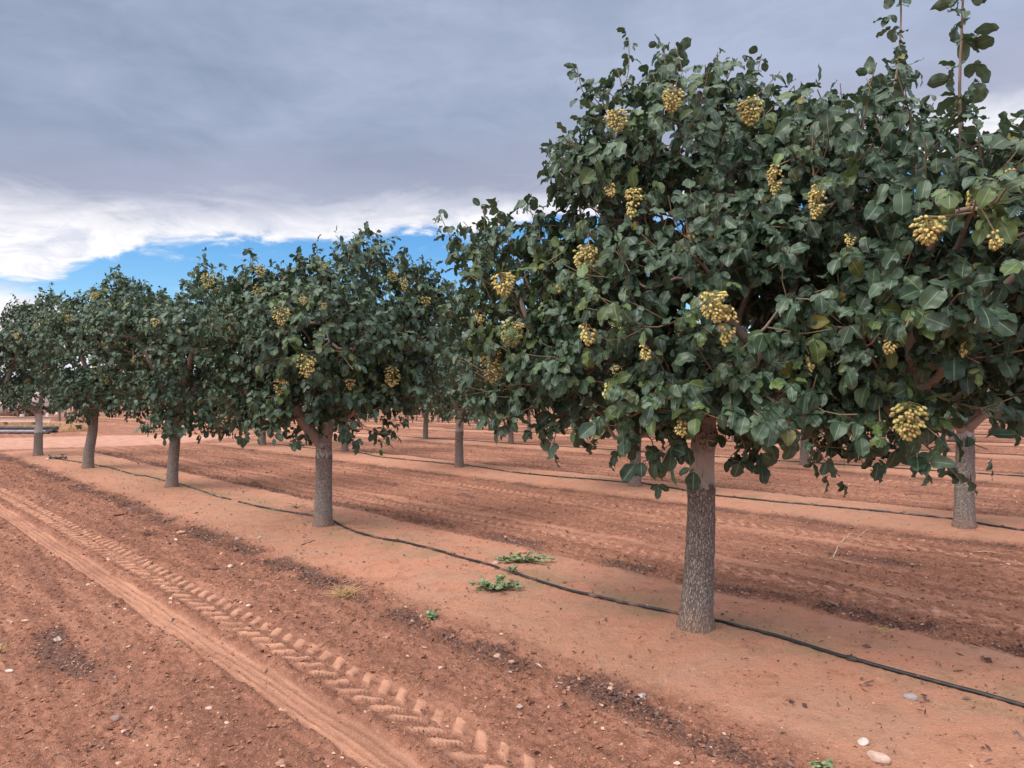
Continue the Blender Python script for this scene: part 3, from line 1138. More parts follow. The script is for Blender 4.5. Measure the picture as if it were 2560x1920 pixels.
    side[flip] = side[flip] - 1.6 * LO[flip] * np.sum(side * LO, 1)[flip][:, None]
    pd = nrm(side * 0.85 + LD * 0.35 + np.array([0, 0, 0.12]))
    pl = rng.uniform(0.035, 0.075, m) * LS
    c0 = LB + pd * pl[:, None]
    dn = rng.uniform(0.2, 1.7, m)
    Dt = nrm(pd * 0.75 + LO * 0.15 - np.array([0, 0, 1]) * dn[:, None] + rng.normal(size=(m, 3)) * 0.18)
    Nn = nrm(np.array([0, 0, 0.62]) + LO * 0.72 + rng.normal(size=(m, 3)) * 0.38)
    lat = nrm(np.cross(Nn, Dt))
    B_, D_, N_, S_ = [c0 + Dt * 0.012], [Dt], [Nn], [LS * rng.uniform(0.95, 1.2, m)]
    for sg in (-1, 1):
        k = rng.random(m) < 0.86
        D2 = nrm(Dt * 0.42 + lat * sg * 0.95 + rng.normal(size=(m, 3)) * 0.22 - np.array([0, 0, 0.22]))
        B_.append(c0[k]); D_.append(D2[k]); N_.append(nrm(Nn + rng.normal(size=(m, 3)) * 0.35)[k]); S_.append((LS * rng.uniform(0.50, 0.92, m))[k])
    B_, D_, N_, S_ = np.vstack(B_), np.vstack(D_), np.vstack(N_), np.concatenate(S_)
    # a nut cluster pushes the leaves aside that would lie on it
    mid = B_ + D_ * (leaf_len * 0.5 * S_)[:, None]
    ok = np.ones(len(B_), bool)
    for (c, kind, s) in clusters:
        c = np.array(c, float) - [0, 0, 0.08 * s]
        o = c - np.array([ax[0], ax[1], c[2]])
        o = o / max(np.linalg.norm(o), 1e-6)
        rel = mid - c
        al_ = rel @ o
        pr = np.linalg.norm(rel - al_[:, None] * o, axis=1)
        ok &= ~((al_ > -0.03) & (al_ < 0.45) & (pr < 0.080 * s))
        ok &= ~(np.linalg.norm(rel, axis=1) < 0.070 * s)
    for (h0, h1, hr) in holes:      # gaps through the crown
        hd = (h1 - h0) / np.linalg.norm(h1 - h0)
        rel = mid - h0
        ok &= np.linalg.norm(rel - (rel @ hd)[:, None] * hd, axis=1) > hr * rng.uniform(0.45, 1.35, len(mid))
    B_, D_, N_, S_ = B_[ok], D_[ok], N_[ok], S_[ok]
    n = len(B_)
    k = rng.random((n, 1))
    tint = np.array([0.017, 0.046, 0.027]) * (1 - k) + np.array([0.068, 0.116, 0.066]) * k
    tint = tint * rng.uniform(0.8, 1.2, (n, 1))
    g2 = rng.random(n) < 0.09
    tint[g2] = np.array([0.062, 0.105, 0.042]) * rng.uniform(0.8, 1.3, (g2.sum(), 1))
    ye = rng.random(n) < yellow * 0.35
    tint[ye] = np.array([0.22, 0.20, 0.04]) * rng.uniform(0.7, 1.2, (ye.sum(), 1))
    for (c, kind, s) in clusters:
        near = np.linalg.norm(B_ - np.array(c), axis=1) < 0.24 * s
        nr = near & (rng.random(n) < 0.5)
        tint[nr] = np.array([0.075, 0.115, 0.030]) * rng.uniform(0.7, 1.5, (nr.sum(), 1))
    L = leaf_len * S_
    W = L * rng.uniform(0.48, 0.78, n)
    v, fq, col = leaf_geo(B_, D_, N_, L, W, rng.uniform(-0.2, 0.95, n), rng.uniform(-0.05, 0.55, n), rng.uniform(0.02, 0.095, n),
                          rng.random(n) * 6.28, tint, *leaf_res)
    link('crown', mesh_np('crown', v, [fq], M_LEAF, {'col': col}), root)
    for (c, kind, s) in clusters:
        me = kind if not isinstance(kind, int) else cluster_set[kind % len(cluster_set)]
        o = link('nut_cluster', me, root, c)
        o.scale = (s, s, s)
        o.rotation_euler = (rng.normal() * 0.15, rng.normal() * 0.15, rng.random() * 6.28)
    return root


def surface_at(lobes, base, px, py, push=0.05, fallback=None):
    """first point of the crown's envelope met by the sight line through (px, py)"""
    d = ray(px, py)
    best = None
    for dep in np.arange(1.5, 40, 0.04):
        p = np.array([0, 0, CAM_H]) + d * dep - base
        for c, r, w in lobes:
            if np.sum(((p - np.array(c)) / np.array(r)) ** 2) < 1.06:
                best = dep
                break
        if best:
            break
    if best is None:
        best = fallback
    return np.array([0, 0, CAM_H]) + d * (best - push) - base


def place(px, py):
    p = gp(px, py)
    p[2] = hz(p) - 0.015
    # slide along the sight line so the foot still meets the ground where the photograph shows it
    p2 = gp(px, py, p[2] + 0.015)
    p2[2] = hz(p2) - 0.015
    return p2


# nearest tree ------------------------------------------------------
bA1 = place(1500.5, 1358.5)


def loc(base, px, py, depth):
    return at(px, py, depth) - base


d1 = bA1[1]
A1_lobes = [
    (loc(bA1, 1455, 370, 4.95), (0.70, 0.85, 0.66), 1.15),
    (loc(bA1, 1350, 510, 5.05), (0.62, 0.80, 0.62), 1.1),
    (loc(bA1, 1120, 640, 5.35), (0.52, 0.62, 0.50), 1.0),
    (loc(bA1, 1560, 690, 4.35), (0.98, 0.72, 0.62), 1.2),
    (loc(bA1, 1690, 480, 4.75), (0.85, 0.85, 0.70), 1.1),
    (loc(bA1, 1880, 470, 4.10), (0.78, 0.78, 0.64), 1.1),
    (loc(bA1, 2110, 550, 3.35), (0.50, 0.60, 0.44), 1.2),
    (loc(bA1, 1950, 740, 3.75), (0.52, 0.55, 0.46), 1.1),
    (loc(bA1, 1290, 800, 4.75), (0.72, 0.66, 0.34), 1.15),
    (loc(bA1, 1640, 860, 4.30), (0.85, 0.62, 0.27), 1.0),
    (loc(bA1, 1800, 620, 5.60), (1.10, 0.70, 0.75), 0.8),
    (loc(bA1, 2200, 620, 3.9), (0.50, 0.55, 0.42), 0.9),
    (loc(bA1, 1150, 740, 5.15), (0.52, 0.60, 0.42), 1.1),
    (loc(bA1, 1180, 850, 4.95), (0.48, 0.50, 0.20), 1.1),
    (loc(bA1, 1420, 905, 4.35), (0.42, 0.45, 0.17), 1.1),
    (loc(bA1, 1680, 915, 4.0), (0.45, 0.45, 0.18), 1.2),
    (loc(bA1, 1955, 900, 3.75), (0.32, 0.34, 0.17), 1.4),
    (loc(bA1, 2150, 780, 3.9), (0.36, 0.42, 0.26), 1.0),
    (loc(bA1, 2130, 730, 3.6), (0.38, 0.42, 0.30), 1.0),
]
cl1 = [(1335, 243, 1, 0.95), (1455, 193, 0, 0.85), (1620, 213, 0, 1.0), (1370, 408, 2, 0.95), (1315, 395, 3, 0.8), (1768, 405, 2, 0.85),
       (2008, 470, 1, 0.9), (2175, 360, 3, 0.7), (1272, 532, 5, 1.05), (1085, 592, 1, 1.15), (1107, 695, 0, 1.05), (1270, 700, 3, 1.1), (1395, 745, 3, 0.8),
       (1537, 632, 0, 1.0), (1575, 662, 2, 1.0), (1968, 875, 0, 1.05), (1930, 728, 3, 0.75), (1748, 765, 4, 0.9), (2090, 738, 4, 0.7), (2148, 500, 3, 0.7),
       (2100, 408, 4, 0.8), (1838, 505, 3, 0.6), (1675, 360, 2, 0.8), (1213, 592, 4, 1.3), (1470, 905, 3, 0.9), (1035, 668, 3, 0.9), (1310, 915 - 90, 4, 1.0)]
clA1 = []
for px, py, k, s in cl1:
    clA1.append((surface_at(A1_lobes, bA1, px, py, 0.07, 4.9), k, s))
clA1.append((at(1058, 758, 4.85) - bA1, CL_BIG, 1.0))
spA1 = [
    (loc(bA1, 1920, 250, 4.0), loc(bA1, 1945, -120, 4.0), 0.80),
    (loc(bA1, 2078, 330, 3.2), loc(bA1, 2090, -140, 3.2), 1.0),
    (loc(bA1, 1360, 190, 4.8), loc(bA1, 1358, 84, 4.8), 0.8),
    (loc(bA1, 1260, 230, 4.9), loc(bA1, 1245, 140, 4.9), 0.8),
    (loc(bA1, 1440, 190, 4.7), loc(bA1, 1435, 100, 4.7), 0.9),
    (loc(bA1, 1540, 200, 4.7), loc(bA1, 1550, 112, 4.7), 0.9),
    (loc(bA1, 1620, 220, 4.8), loc(bA1, 1645, 120, 4.8), 0.9),
    (loc(bA1, 1720, 270, 4.6), loc(bA1, 1715, 185, 4.6), 0.9),
    (loc(bA1, 1830, 260, 4.4), loc(bA1, 1815, 180, 4.4), 0.9),
    (loc(bA1, 1010, 590, 5.4), loc(bA1, 950, 462, 5.4), 0.95),
    (loc(bA1, 1050, 570, 5.3), loc(bA1, 1045, 448, 5.3), 0.95),
    (loc(bA1, 1190, 520, 5.1), loc(bA1, 1150, 425, 5.1), 0.9),
    (loc(bA1, 1230, 330, 5.0), loc(bA1, 1180, 330, 5.0), 0.8),
]
fork1 = at(1522, 890, d1) - bA1
A1 = make_tree(
    101, bA1,
    [(0, 0, -0.08), (0.03, 0, 0.35), (0.05, 0, 0.75), tuple(at(1514, 1052, d1) - bA1), tuple(at(1517, 980, d1) - bA1), tuple(fork1)],
    [0.108, 0.098, 0.091, 0.086, 0.080, 0.078], float((at(1514, 1048, d1) - bA1)[2]),
    A1_lobes, 2000, (9, 4), 0.098, 5, spA1, 6, clA1, CL_NEAR,
    knots=[(1.29, -1.9, 0.024, 0.040), (1.25, -1.0, 0.026, 0.055), (1.27, -0.2, 0.016, 0.05)],
    label='nearest and largest pistachio tree, heavy with yellow nut bunches, filling the right half',
    group='pistachio trees of the nearest row', trunk_segs=44, mains=4,
    main_paths=[[loc(bA1, 1497, 868, 4.78), loc(bA1, 1475, 810, 4.75), loc(bA1, 1420, 680, 4.8), loc(bA1, 1360, 560, 4.95)],
                [loc(bA1, 1540, 850, 4.80), loc(bA1, 1556, 790, 4.85), loc(bA1, 1600, 640, 4.9), loc(bA1, 1640, 500, 4.8)],
                [loc(bA1, 1560, 830, 4.6), loc(bA1, 1680, 740, 4.35), loc(bA1, 1850, 640, 4.05), loc(bA1, 1990, 600, 3.7)]],
    holes=[(loc(bA1, 1425, 480, 4.2), loc(bA1, 1425, 465, 6.6), 0.10), (loc(bA1, 1472, 492, 4.2), loc(bA1, 1475, 470, 6.6), 0.085), (loc(bA1, 1285, 460, 4.3), loc(bA1, 1285, 450, 6.6), 0.085),
           (loc(bA1, 1525, 985, 4.75), loc(bA1, 1525, 985, 3.2), 0.13), (loc(bA1, 1530, 925, 4.7), loc(bA1, 1530, 925, 3.2), 0.13),
           (loc(bA1, 1058, 805, 4.8), loc(bA1, 1058, 805, 4.2), 0.125), (loc(bA1, 2112, 915, 3.9), loc(bA1, 2112, 915, 2.6), 0.14)])


# generic crown ------------------------------------------------------
def lobes_generic(seed, fork_z, R=1.25, top=4.25, n_ring=6):
    rng = np.random.default_rng(seed)
    out = []
    a0 = rng.random() * 6.28
    zc = fork_z + (top - fork_z) * 0.32
    for k in range(n_ring):
        a = a0 + k * 2 * PI / n_ring + rng.normal() * 0.2
        rr = R * rng.uniform(0.50, 0.68)
        out.append(((rr * math.cos(a), rr * math.sin(a), zc + rng.normal() * 0.16), (R * 0.60, R * 0.60, 0.66 * rng.uniform(0.9, 1.1)), 1.0))
    for k in range(3):
        a = a0 + 1 + k * 2.1 + rng.normal() * 0.3
        rr = R * 0.42
        out.append(((rr * math.cos(a), rr * math.sin(a), top - 0.78 + rng.normal() * 0.18), (R * 0.52, R * 0.52, 0.62), 1.0))
    out.append(((0, 0, zc + 0.55), (R * 0.6, R * 0.6, 0.8), 0.7))
    for k in range(5):
        a = a0 + 0.5 + k * 2 * PI / 5
        out.append(((R * 0.52 * math.cos(a), R * 0.52 * math.sin(a), fork_z + 0.16 + rng.normal() * 0.06), (R * 0.42, R * 0.42, 0.30), 0.9))
    return out


def photo_tree(seed, foot, path_px, radii, graft_px, lobes_px, n_shoots, res, cl, sprouts, label, group, leaf_len=0.112, **kw):
    """a tree of the nearer rows: all pixels are read at the trunk's own distance"""
    b = place(*foot)
    d = b[1]
    path = [(0, 0, -0.08)] + [tuple((at(px, py, d) - b)) for px, py in path_px]
    L = []
    for px, py, dd, rx, ry, rz, w in lobes_px:
        L.append((at(px, py, d + dd) - b, (rx, ry, rz), w))
    cls = [(surface_at(L, b, px, py, 0.10, d), k, s) for px, py, k, s in cl]
    sps = [(at(a, bb, d + 0.1) - b, at(c_, dd_, d + 0.1) - b, s) for a, bb, c_, dd_, s in sprouts]
    gz_ = float((at(graft_px[0], graft_px[1], d) - b)[2])
    hp_ = [(at(px, py, d - 0.03) - b, at(px, py, d - 1.6) - b, r_) for px, py, r_ in kw.pop('holes_px', ())]
    mp_ = [[at(px, py, d + dd) - b for px, py, dd in pl_] for pl_ in kw.pop('mains_px', ())]
    return make_tree(seed, b, path, radii, gz_, L, n_shoots, res, leaf_len, 5, sps, kw.pop('n_sprouts', 9), cls, CL_FAR,
                     label=label, group=group, main_paths=mp_, holes=hp_, **kw)


GA = 'pistachio trees of the nearest row'
# second tree of the nearest row
photo_tree(202, (697, 1135), [(699, 1060), (700, 985), (700, 955)], [0.112, 0.102, 0.098, 0.098], (700, 985),
           [(560, 710, 0.1, 0.55, 0.75, 0.50, 1), (700, 725, -0.5, 0.82, 0.75, 0.52, 1.1), (840, 735, 0.2, 0.58, 0.8, 0.52, 1), (560, 650, 0.2, 0.30, 0.42, 0.36, 1),
            (668, 636, 0.1, 0.36, 0.45, 0.40, 1), (790, 592, 0.1, 0.30, 0.40, 0.42, 1), (874, 628, 0.3, 0.27, 0.38, 0.34, 1), (930, 680, 0.5, 0.30, 0.42, 0.40, 1),
            (690, 845, 0, 0.85, 0.8, 0.36, 1.2), (560, 840, 0.3, 0.45, 0.65, 0.36, 1.1), (640, 900, -0.3, 0.34, 0.40, 0.22, 1.2), (775, 905, -0.2, 0.30, 0.4, 0.24, 1.2), (870, 830, 0.3, 0.42, 0.6, 0.32, 1.1),
            (550, 900, 0.5, 0.35, 0.5, 0.22, 1.0), (700, 735, 0.9, 0.95, 0.6, 0.6, 0.8)],
           1250, (5, 2),
           [(560, 575, 1, 1.0), (563, 618, 0, 1.05), (607, 665, 0, 1.1), (662, 768, 0, 1.35), (610, 820, 1, 1.25), (850, 795, 0, 1.35), (848, 585, 1, 1.0),
            (757, 818, 1, 0.9), (700, 570, 1, 0.7), (655, 640, 1, 0.7), (700, 655, 1, 0.5), (920, 640, 1, 1.0), (870, 600, 2, 0.9)],
           [(690, 620, 682, 522, 0.9), (655, 630, 648, 548, 0.9), (790, 590, 788, 484, 0.95), (805, 600, 822, 528, 0.9), (545, 640, 540, 540, 0.95), (565, 650, 572, 572, 0.9), (870, 620, 876, 535, 0.95), (905, 640, 905, 566, 0.9), (600, 680, 610, 590, 0.9), (740, 660, 738, 560, 0.9)],
           'pistachio tree with a forked pale limb above rough grey bark, next behind the nearest tree', GA, 0.100,
           mains=3, knots=[(0.95, -1.6, 0.012, 0.05)], trunk_segs=36,
           holes_px=[(703, 965, 0.17), (668, 930, 0.11), (715, 925, 0.10)], mains_px=[[(672, 935, -0.05), (645, 900, -0.1), (610, 800, -0.15), (575, 720, -0.1)], [(706, 925, 0), (714, 880, 0.05), (735, 780, 0.1), (780, 680, 0.1)], [(690, 900, 0.3), (680, 780, 0.6), (680, 680, 0.4)]])
# third
photo_tree(203, (370, 1052.5), [(374, 1000), (379, 940), (382, 905)], [0.105, 0.090, 0.088, 0.085], (383, 880),
           [(300, 740, 0, 0.85, 0.9, 0.7, 1), (420, 730, -0.5, 0.80, 0.8, 0.62, 1.1), (480, 760, 0.3, 0.80, 0.9, 0.7, 1), (440, 645, 0.2, 0.30, 0.45, 0.44, 1), (484, 668, 0.2, 0.32, 0.45, 0.38, 1), (375, 915, -0.2, 0.42, 0.45, 0.24, 1.1), (470, 905, 0, 0.42, 0.5, 0.24, 1.1),
            (350, 715, 0.2, 0.45, 0.65, 0.42, 1), (522, 710, 0.5, 0.42, 0.6, 0.42, 1), (385, 850, 0, 1.0, 0.9, 0.42, 1.2), (490, 870, 0.2, 0.5, 0.7, 0.36, 0.8), (390, 740, 0.9, 1.1, 0.7, 0.8, 0.8)],
           1120, (4, 2),
           [(452, 592, 0, 1.5), (470, 622, 1, 1.1), (337, 688, 1, 1.0), (500, 705, 0, 1.2), (290, 770, 2, 0.6), (555, 770, 1, 0.8), (505, 850, 2, 1.0)],
           [(440, 630, 438, 548, 0.95), (455, 640, 456, 572, 0.9), (478, 650, 480, 572, 0.95), (360, 690, 348, 625, 0.9), (395, 690, 398, 620, 0.9), (520, 680, 530, 610, 0.9)],
           'pistachio tree with a slightly right-leaning rough trunk, third along the nearest row', GA, 0.104, mains=3)
# fourth
photo_tree(204, (190, 1010), [(192, 975), (200, 935), (203, 890), (204, 862)], [0.115, 0.110, 0.100, 0.095, 0.092], (204, 876),
           [(170, 760, 0, 0.85, 0.9, 0.75, 1), (250, 720, -0.4, 0.80, 0.9, 0.68, 1.1), (300, 740, 0.3, 0.75, 0.9, 0.8, 1), (255, 645, 0.2, 0.42, 0.6, 0.5, 1),
            (310, 665, 0.3, 0.45, 0.7, 0.45, 1), (190, 690, 0.2, 0.5, 0.8, 0.5, 1), (195, 880, -0.2, 0.6, 0.6, 0.24, 1.0), (205, 840, 0, 1.05, 0.9, 0.45, 1.1), (280, 850, 0.2, 0.7, 0.8, 0.4, 0.9)],
           1120, (4, 2),
           [(208, 632, 0, 1.2), (265, 725, 0, 1.4), (230, 808, 2, 1.2), (150, 680, 1, 1.1), (222, 735, 1, 0.8), (240, 655, 1, 0.6)],
           [(255, 650, 252, 575, 0.95), (300, 650, 314, 605, 0.95), (215, 690, 208, 632, 0.9), (275, 650, 280, 612, 0.9)],
           'pistachio tree with a bent dark trunk, fourth along the nearest row', GA, 0.104, mains=3)
# fifth, at the row's end
photo_tree(205, (82, 983), [(83, 945), (84, 915), (84, 893)], [0.115, 0.110, 0.092, 0.088], (83, 935),
           [(40, 760, 0, 0.9, 1.0, 0.8, 1), (110, 740, -0.3, 0.95, 1.0, 0.85, 1.1), (0, 780, 0.2, 0.9, 1.0, 0.8, 1), (112, 675, 0.2, 0.45, 0.6, 0.5, 1),
            (60, 700, 0.2, 0.6, 0.8, 0.5, 1), (85, 855, 0, 0.9, 0.9, 0.42, 1.1), (10, 850, 0, 0.8, 0.8, 0.36, 0.9)],
           1120, (4, 2),
           [(78, 700, 1, 1.1), (60, 818, 0, 1.3), (35, 720, 1, 1.0), (100, 690, 1, 0.9)],
           [(115, 680, 108, 612, 0.9), (60, 690, 28, 634, 0.7), (20, 720, 12, 690, 0.7)],
           'pistachio tree ending the nearest row, its trunk pale grey above and dark below', GA, 0.104, mains=3)
# first of the second row (right edge)
photo_tree(301, (2083, 1137), [(2083, 1060), (2085, 985), (2085, 925)], [0.112, 0.105, 0.102, 0.090], (2085, 946),
           [(2000, 760, 0.2, 0.8, 0.9, 0.6, 1), (2150, 780, -0.2, 0.85, 0.9, 0.65, 1.1), (2260, 720, 0.2, 0.8, 0.9, 0.7, 1), (2080, 620, 0.4, 0.8, 0.9, 0.6, 1),
            (2200, 600, 0.3, 0.7, 0.8, 0.55, 1), (1960, 660, 0.5, 0.6, 0.8, 0.55, 1), (2190, 850, 0, 0.7, 0.8, 0.34, 1), (2010, 870, 0.2, 0.55, 0.6, 0.26, 1.0), (2170, 890, 0.4, 0.5, 0.5, 0.2, 0.8)],
           720, (4, 2), [(2160, 745, 1, 0.9), (2185, 690, 2, 0.9)], [(2130, 560, 2140, 470, 0.9)],
           'pistachio tree at the right edge, smooth limbs spreading from a knobbly grey trunk', 'pistachio trees of the second row', mains=4,
           knots=[(0.62, -0.2, 0.020, 0.035), (0.62, -2.9, 0.022, 0.035), (0.66, -1.7, 0.012, 0.03), (1.25, -1.3, 0.02, 0.04)], trunk_segs=36,
           holes_px=[(2088, 935, 0.15), (2110, 895, 0.09)], mains_px=[[(2105, 880, 0), (2122, 840, 0.1), (2130, 760, 0.2)], [(2050, 900, -0.1), (2010, 870, -0.2), (1980, 800, -0.2)], [(2110, 900, -0.2), (2170, 880, -0.3), (2230, 830, -0.3)]])

# prototypes for the rows behind -------------------------------------
def proto(seed, res, shoots, R, top, lean, leaf_len, cl_n):
    rng = np.random.default_rng(seed)
    fz = 1.36
    lob = lobes_generic(seed, fz, R, top)
    cls = []
    for k in range(cl_n):
        a = rng.random() * 6.28
        zz = rng.uniform(1.75, 3.5)
        rr = R * (1.06 - 0.35 * max(0, (zz - 2.6)))
        cls.append(((rr * math.cos(a), rr * math.sin(a), zz), int(rng.integers(0, 3)), rng.uniform(0.9, 1.4)))
    return make_tree(seed, (0, 0, 0), [(0, 0, -0.08), (lean * 0.4, 0, 0.6), (lean, lean * 0.3, 1.1), (lean, 0, fz)], [0.108, 0.096, 0.090, 0.085],
                     [0.85, 1.02, 1.22][seed % 3], lob, shoots, res, leaf_len, 5, (), 4, cls, CL_FAR, limbs_split=False, trunk_segs=20, label='', bottom=1.14 if seed < 500 else 1.40)


MID = [proto(401, (3, 2), 900, 1.55, 4.15, 0.05, 0.115, 9), proto(402, (3, 2), 900, 1.65, 4.3, -0.06, 0.115, 8)]
FAR = [proto(501, (2, 2), 560, 1.6, 4.2, 0.05, 0.14, 0), proto(502, (2, 2), 560, 1.7, 4.35, -0.05, 0.14, 0), proto(503, (2, 2), 560, 1.55, 4.1, 0.0, 0.14, 0)]
used = set()


def copy_tree(src, pos, rot, scale, label, group):
    first = src.name not in used
    used.add(src.name)
    if first:
        r = src
    else:
        r = src.copy()
        C.objects.link(r)
        for ch in list(src.children):
            c = ch.copy()
            C.objects.link(c)
            c.parent = r
    r.location = pos
    r.rotation_euler = (0, 0, rot)
    r.scale = (scale, scale, scale)
    tag(r, label, 'tree', group)
    return r


rng = np.random.default_rng(77)
G2, G3, G4 = 'pistachio trees of the second row', 'pistachio trees of the third row', 'pistachio trees of the far rows'
seen_trees = [
    (1372, 1050, 0, 'curved pale-trunked pistachio tree in the second row, just left of the nearest trunk', G2),
    (992, 1009, 1, 'slim straight-trunked pistachio tree in the second row, left of the biggest nut bunch', G2),
    (745, 977, 0, 'pistachio tree with a pale stump-like trunk half behind the forked tree', G2),
    (568, 961, 1, 'pistachio tree ending the second row, seen between the forked and right-leaning trees', G2),
    (1737, 1003, 1, 'third-row pistachio tree whose trunk stands behind leaves hanging right of the nearest trunk', G3),
    (1361, 976, 0, 'pistachio tree in the third row standing directly behind the curved pale trunk', G3),
    (1104, 958, 1, 'third-row pistachio tree with a slightly leaning trunk, right of the biggest nut bunch', G3),
    (919, 948, 0, 'pistachio tree with a short pale trunk at the left end of the third row', G3),
]
taken = []
for px, py, k, lab, grp in seen_trees:
    p = place(px, py)
    taken.append(p[:2])
    copy_tree(MID[k], p, rng.random() * 6.28, rng.uniform(0.96, 1.04), lab, grp)
far_n = 0
for j, rv in enumerate(ROWV):
    for i in range(-6, 32):
        u = i * 5.5 + rng.normal() * 0.12
        v = rv + rng.normal() * 0.10 + (0.012 * u if j == 1 else 0)
        if j <= 1 and i < 11:
            continue
        if j == 2 and 5 <= i < 10:
            continue
        p = to_xy(np.array([u]), np.array([v]))[0]
        if p[1] < 2 or p[1] > 112:
            continue
        if abs(p[0]) > 0.745 * p[1] + 2.2:
            continue
        if any(np.hypot(*(p - t)) < 2.6 for t in taken):
            continue
        pos = (p[0], p[1], hz(p) - 0.015)
        rot, sc = rng.random() * 6.28, rng.uniform(0.93, 1.07)
        if p[1] < 36:
            copy_tree(MID[int(rng.integers(0, 2))], pos, rot, sc, 'pistachio tree some rows back, half hidden by the nearer trees', G4)
        else:
            copy_tree(FAR[int(rng.integers(0, 3))], pos, rot, sc, 'small far-off pistachio tree, thin grey trunk under dark leaves in the distant rows', G4)
        far_n += 1
print('far trees', far_n)


# ------------------------------------------------------------------ drip hoses
def hose(name, pts, r, mat, label, group=None, lift=0.7, emit=0):
    pts = np.asarray(pts, float)
    seg = np.concatenate([[0], np.cumsum(np.linalg.norm(np.diff(pts[:, :2], axis=0), axis=1))])
    n = int(min(900, max(20, seg[-1] / 0.06)))
    s = np.linspace(0, seg[-1], n)
    x = np.interp(s, seg, pts[:, 0])
    y = np.interp(s, seg, pts[:, 1])
    for _ in range(int(0.25 / max(seg[-1] / n, 0.02)) * 2 + 2):
        x[1:-1] = (x[:-2] + 2 * x[1:-1] + x[2:]) / 4
        y[1:-1] = (y[:-2] + 2 * y[1:-1] + y[2:]) / 4
    u, v = to_uv(np.column_stack([x, y]))
    z = terrain(u, v)[0]
    for _ in range(3):
        z[1:-1] = np.maximum(z[1:-1], (z[:-2] + z[2:]) / 2)
    o = Geo()
    o.tube(np.column_stack([x, y, z + r * lift]), r, 8)
    ob = link(name, o.mesh(name, mat))
    if emit:
        for k in range(int(seg[-1] / emit)):
            i = int(min(n - 3, max(2, n * (k + 0.5) * emit / seg[-1])))
            p0, p1 = np.array([x[i - 1], y[i - 1], z[i - 1] + r * lift]), np.array([x[i + 1], y[i + 1], z[i + 1] + r * lift])
            c_, d_ = (p0 + p1) / 2, (p1 - p0) / np.linalg.norm(p1 - p0)
            eg = Geo()
            eg.tube([c_ - d_ * 0.030, c_ - d_ * 0.024, c_ + d_ * 0.024, c_ + d_ * 0.030], [r * 1.05, r * 1.35, r * 1.35, r * 1.05], 10)
            eg.tube([c_ + [0, 0, r], c_ + [0, 0, r * 2.1]], [r * 0.6, r * 0.4], 8)
            link('emitter', eg.mesh('emitter', M_HOSEGREY, False), ob)
    return tag(ob, label, 'hose', group)


GH = 'black drip irrigation hoses'
hA = [(3400, 1950), (2800, 1740), (2300, 1565), (2212, 1537), (2080, 1502), (1950, 1466), (1830, 1435), (1680, 1385), (1540, 1350), (1465, 1335), (1350, 1312), (1230, 1285), (1120, 1250), (1060, 1228),
      (1000, 1212), (930, 1192), (870, 1177), (820, 1170), (780, 1160), (745, 1145), (720, 1133), (680, 1120), (620, 1112), (560, 1100), (515, 1088)]
hose('irrigation_hose', [gp(*p, 0.05) for p in hA], 0.0125, M_HOSE, 'black drip hose sweeping past the foot of the nearest tree across the orange strip', GH, emit=0.95)
hA2 = [(498, 1083), (470, 1077), (430, 1063), (400, 1053), (355, 1042), (318, 1032), (290, 1029)]
hose('irrigation_hose', [gp(*p, 0.05) for p in hA2], 0.013, M_HOSEGREY, 'short dusty hose length at the foot of the right-leaning third tree', GH)
hA3 = [(285, 1027), (262, 1021), (235, 1012), (205, 1008), (180, 1003), (160, 999), (135, 995), (118, 992), (105, 985)]
hose('irrigation_hose', [gp(*p, 0.05) for p in hA3], 0.014, M_HOSEGREY, 'pale dusty hose running between the last two trees of the nearest row', GH)
hB = [(3600, 1345), (3000, 1262), (2400, 1176), (2212, 1150), (2110, 1136), (2060, 1126), (1900, 1110), (1700, 1090), (1543, 1074), (1400, 1050), (1330, 1044), (1200, 1033), (1100, 1022), (1015, 1009),
      (980, 1006), (880, 996), (820, 990), (762, 976)]
hose('irrigation_hose', [gp(*p, 0.05) for p in hB], 0.014, M_HOSE, 'black drip hose along the second row, passing the trunk at the right edge', GH, emit=1.2)
hB2 = [(738, 975), (700, 972), (660, 969), (620, 964), (575, 958)]
hose('irrigation_hose', [gp(*p, 0.05) for p in hB2], 0.014, M_HOSE, 'black hose end behind the forked tree, at the left end of the second row', GH)
hr = np.random.default_rng(5)
row_words = ['', '', 'third', 'fourth', 'fifth', 'sixth', 'seventh', 'eighth']
for j in range(2, 8):
    uu = np.arange(-14 - 3 * j, 30 if j < 4 else 60, 1.4)
    vv = ROWV[j] - 0.12 + 0.05 * hr.normal(size=len(uu)).cumsum() * 0.3
    vv = ROWV[j] - 0.14 + (vv - vv.mean()) * 0.25
    xy = to_xy(uu, vv)
    hose('irrigation_hose', np.column_stack([xy, np.zeros(len(uu))]), 0.015, M_HOSE, 'thin black hose line along the %s row of trees from the front' % row_words[j], GH)


def fitting(px, py, ang, label):
    p = gp(px, py, 0.05)
    z = hz(p)
    root = bpy.data.objects.new('hose_connector', None)
    C.objects.link(root)
    root.location = (p[0], p[1], z)
    root.rotation_euler = (0, 0, ang)
    g = Geo()
    g.tube([(-0.20, 0, 0.04), (0.20, 0, 0.05)], 0.024, 10)
    for x in (-0.20, -0.06, 0.06, 0.20):
        g.tube([(x - 0.02, 0, 0.045), (x + 0.02, 0, 0.045)], 0.033, 10)
    link('barrel', g.mesh('barrel', M_PIPE, False), root)
    g = Geo()
    g.tube([(0.12, 0, 0.05), (0.12, 0, 0.12)], 0.014, 8)
    g.box((0.06, -0.012, 0.115), (0.18, 0.012, 0.135), bev=0.003)
    link('valve_handle', g.mesh('valve_handle', M_PIPE, False), root)
    tag(root, label, 'pipe fitting', None)


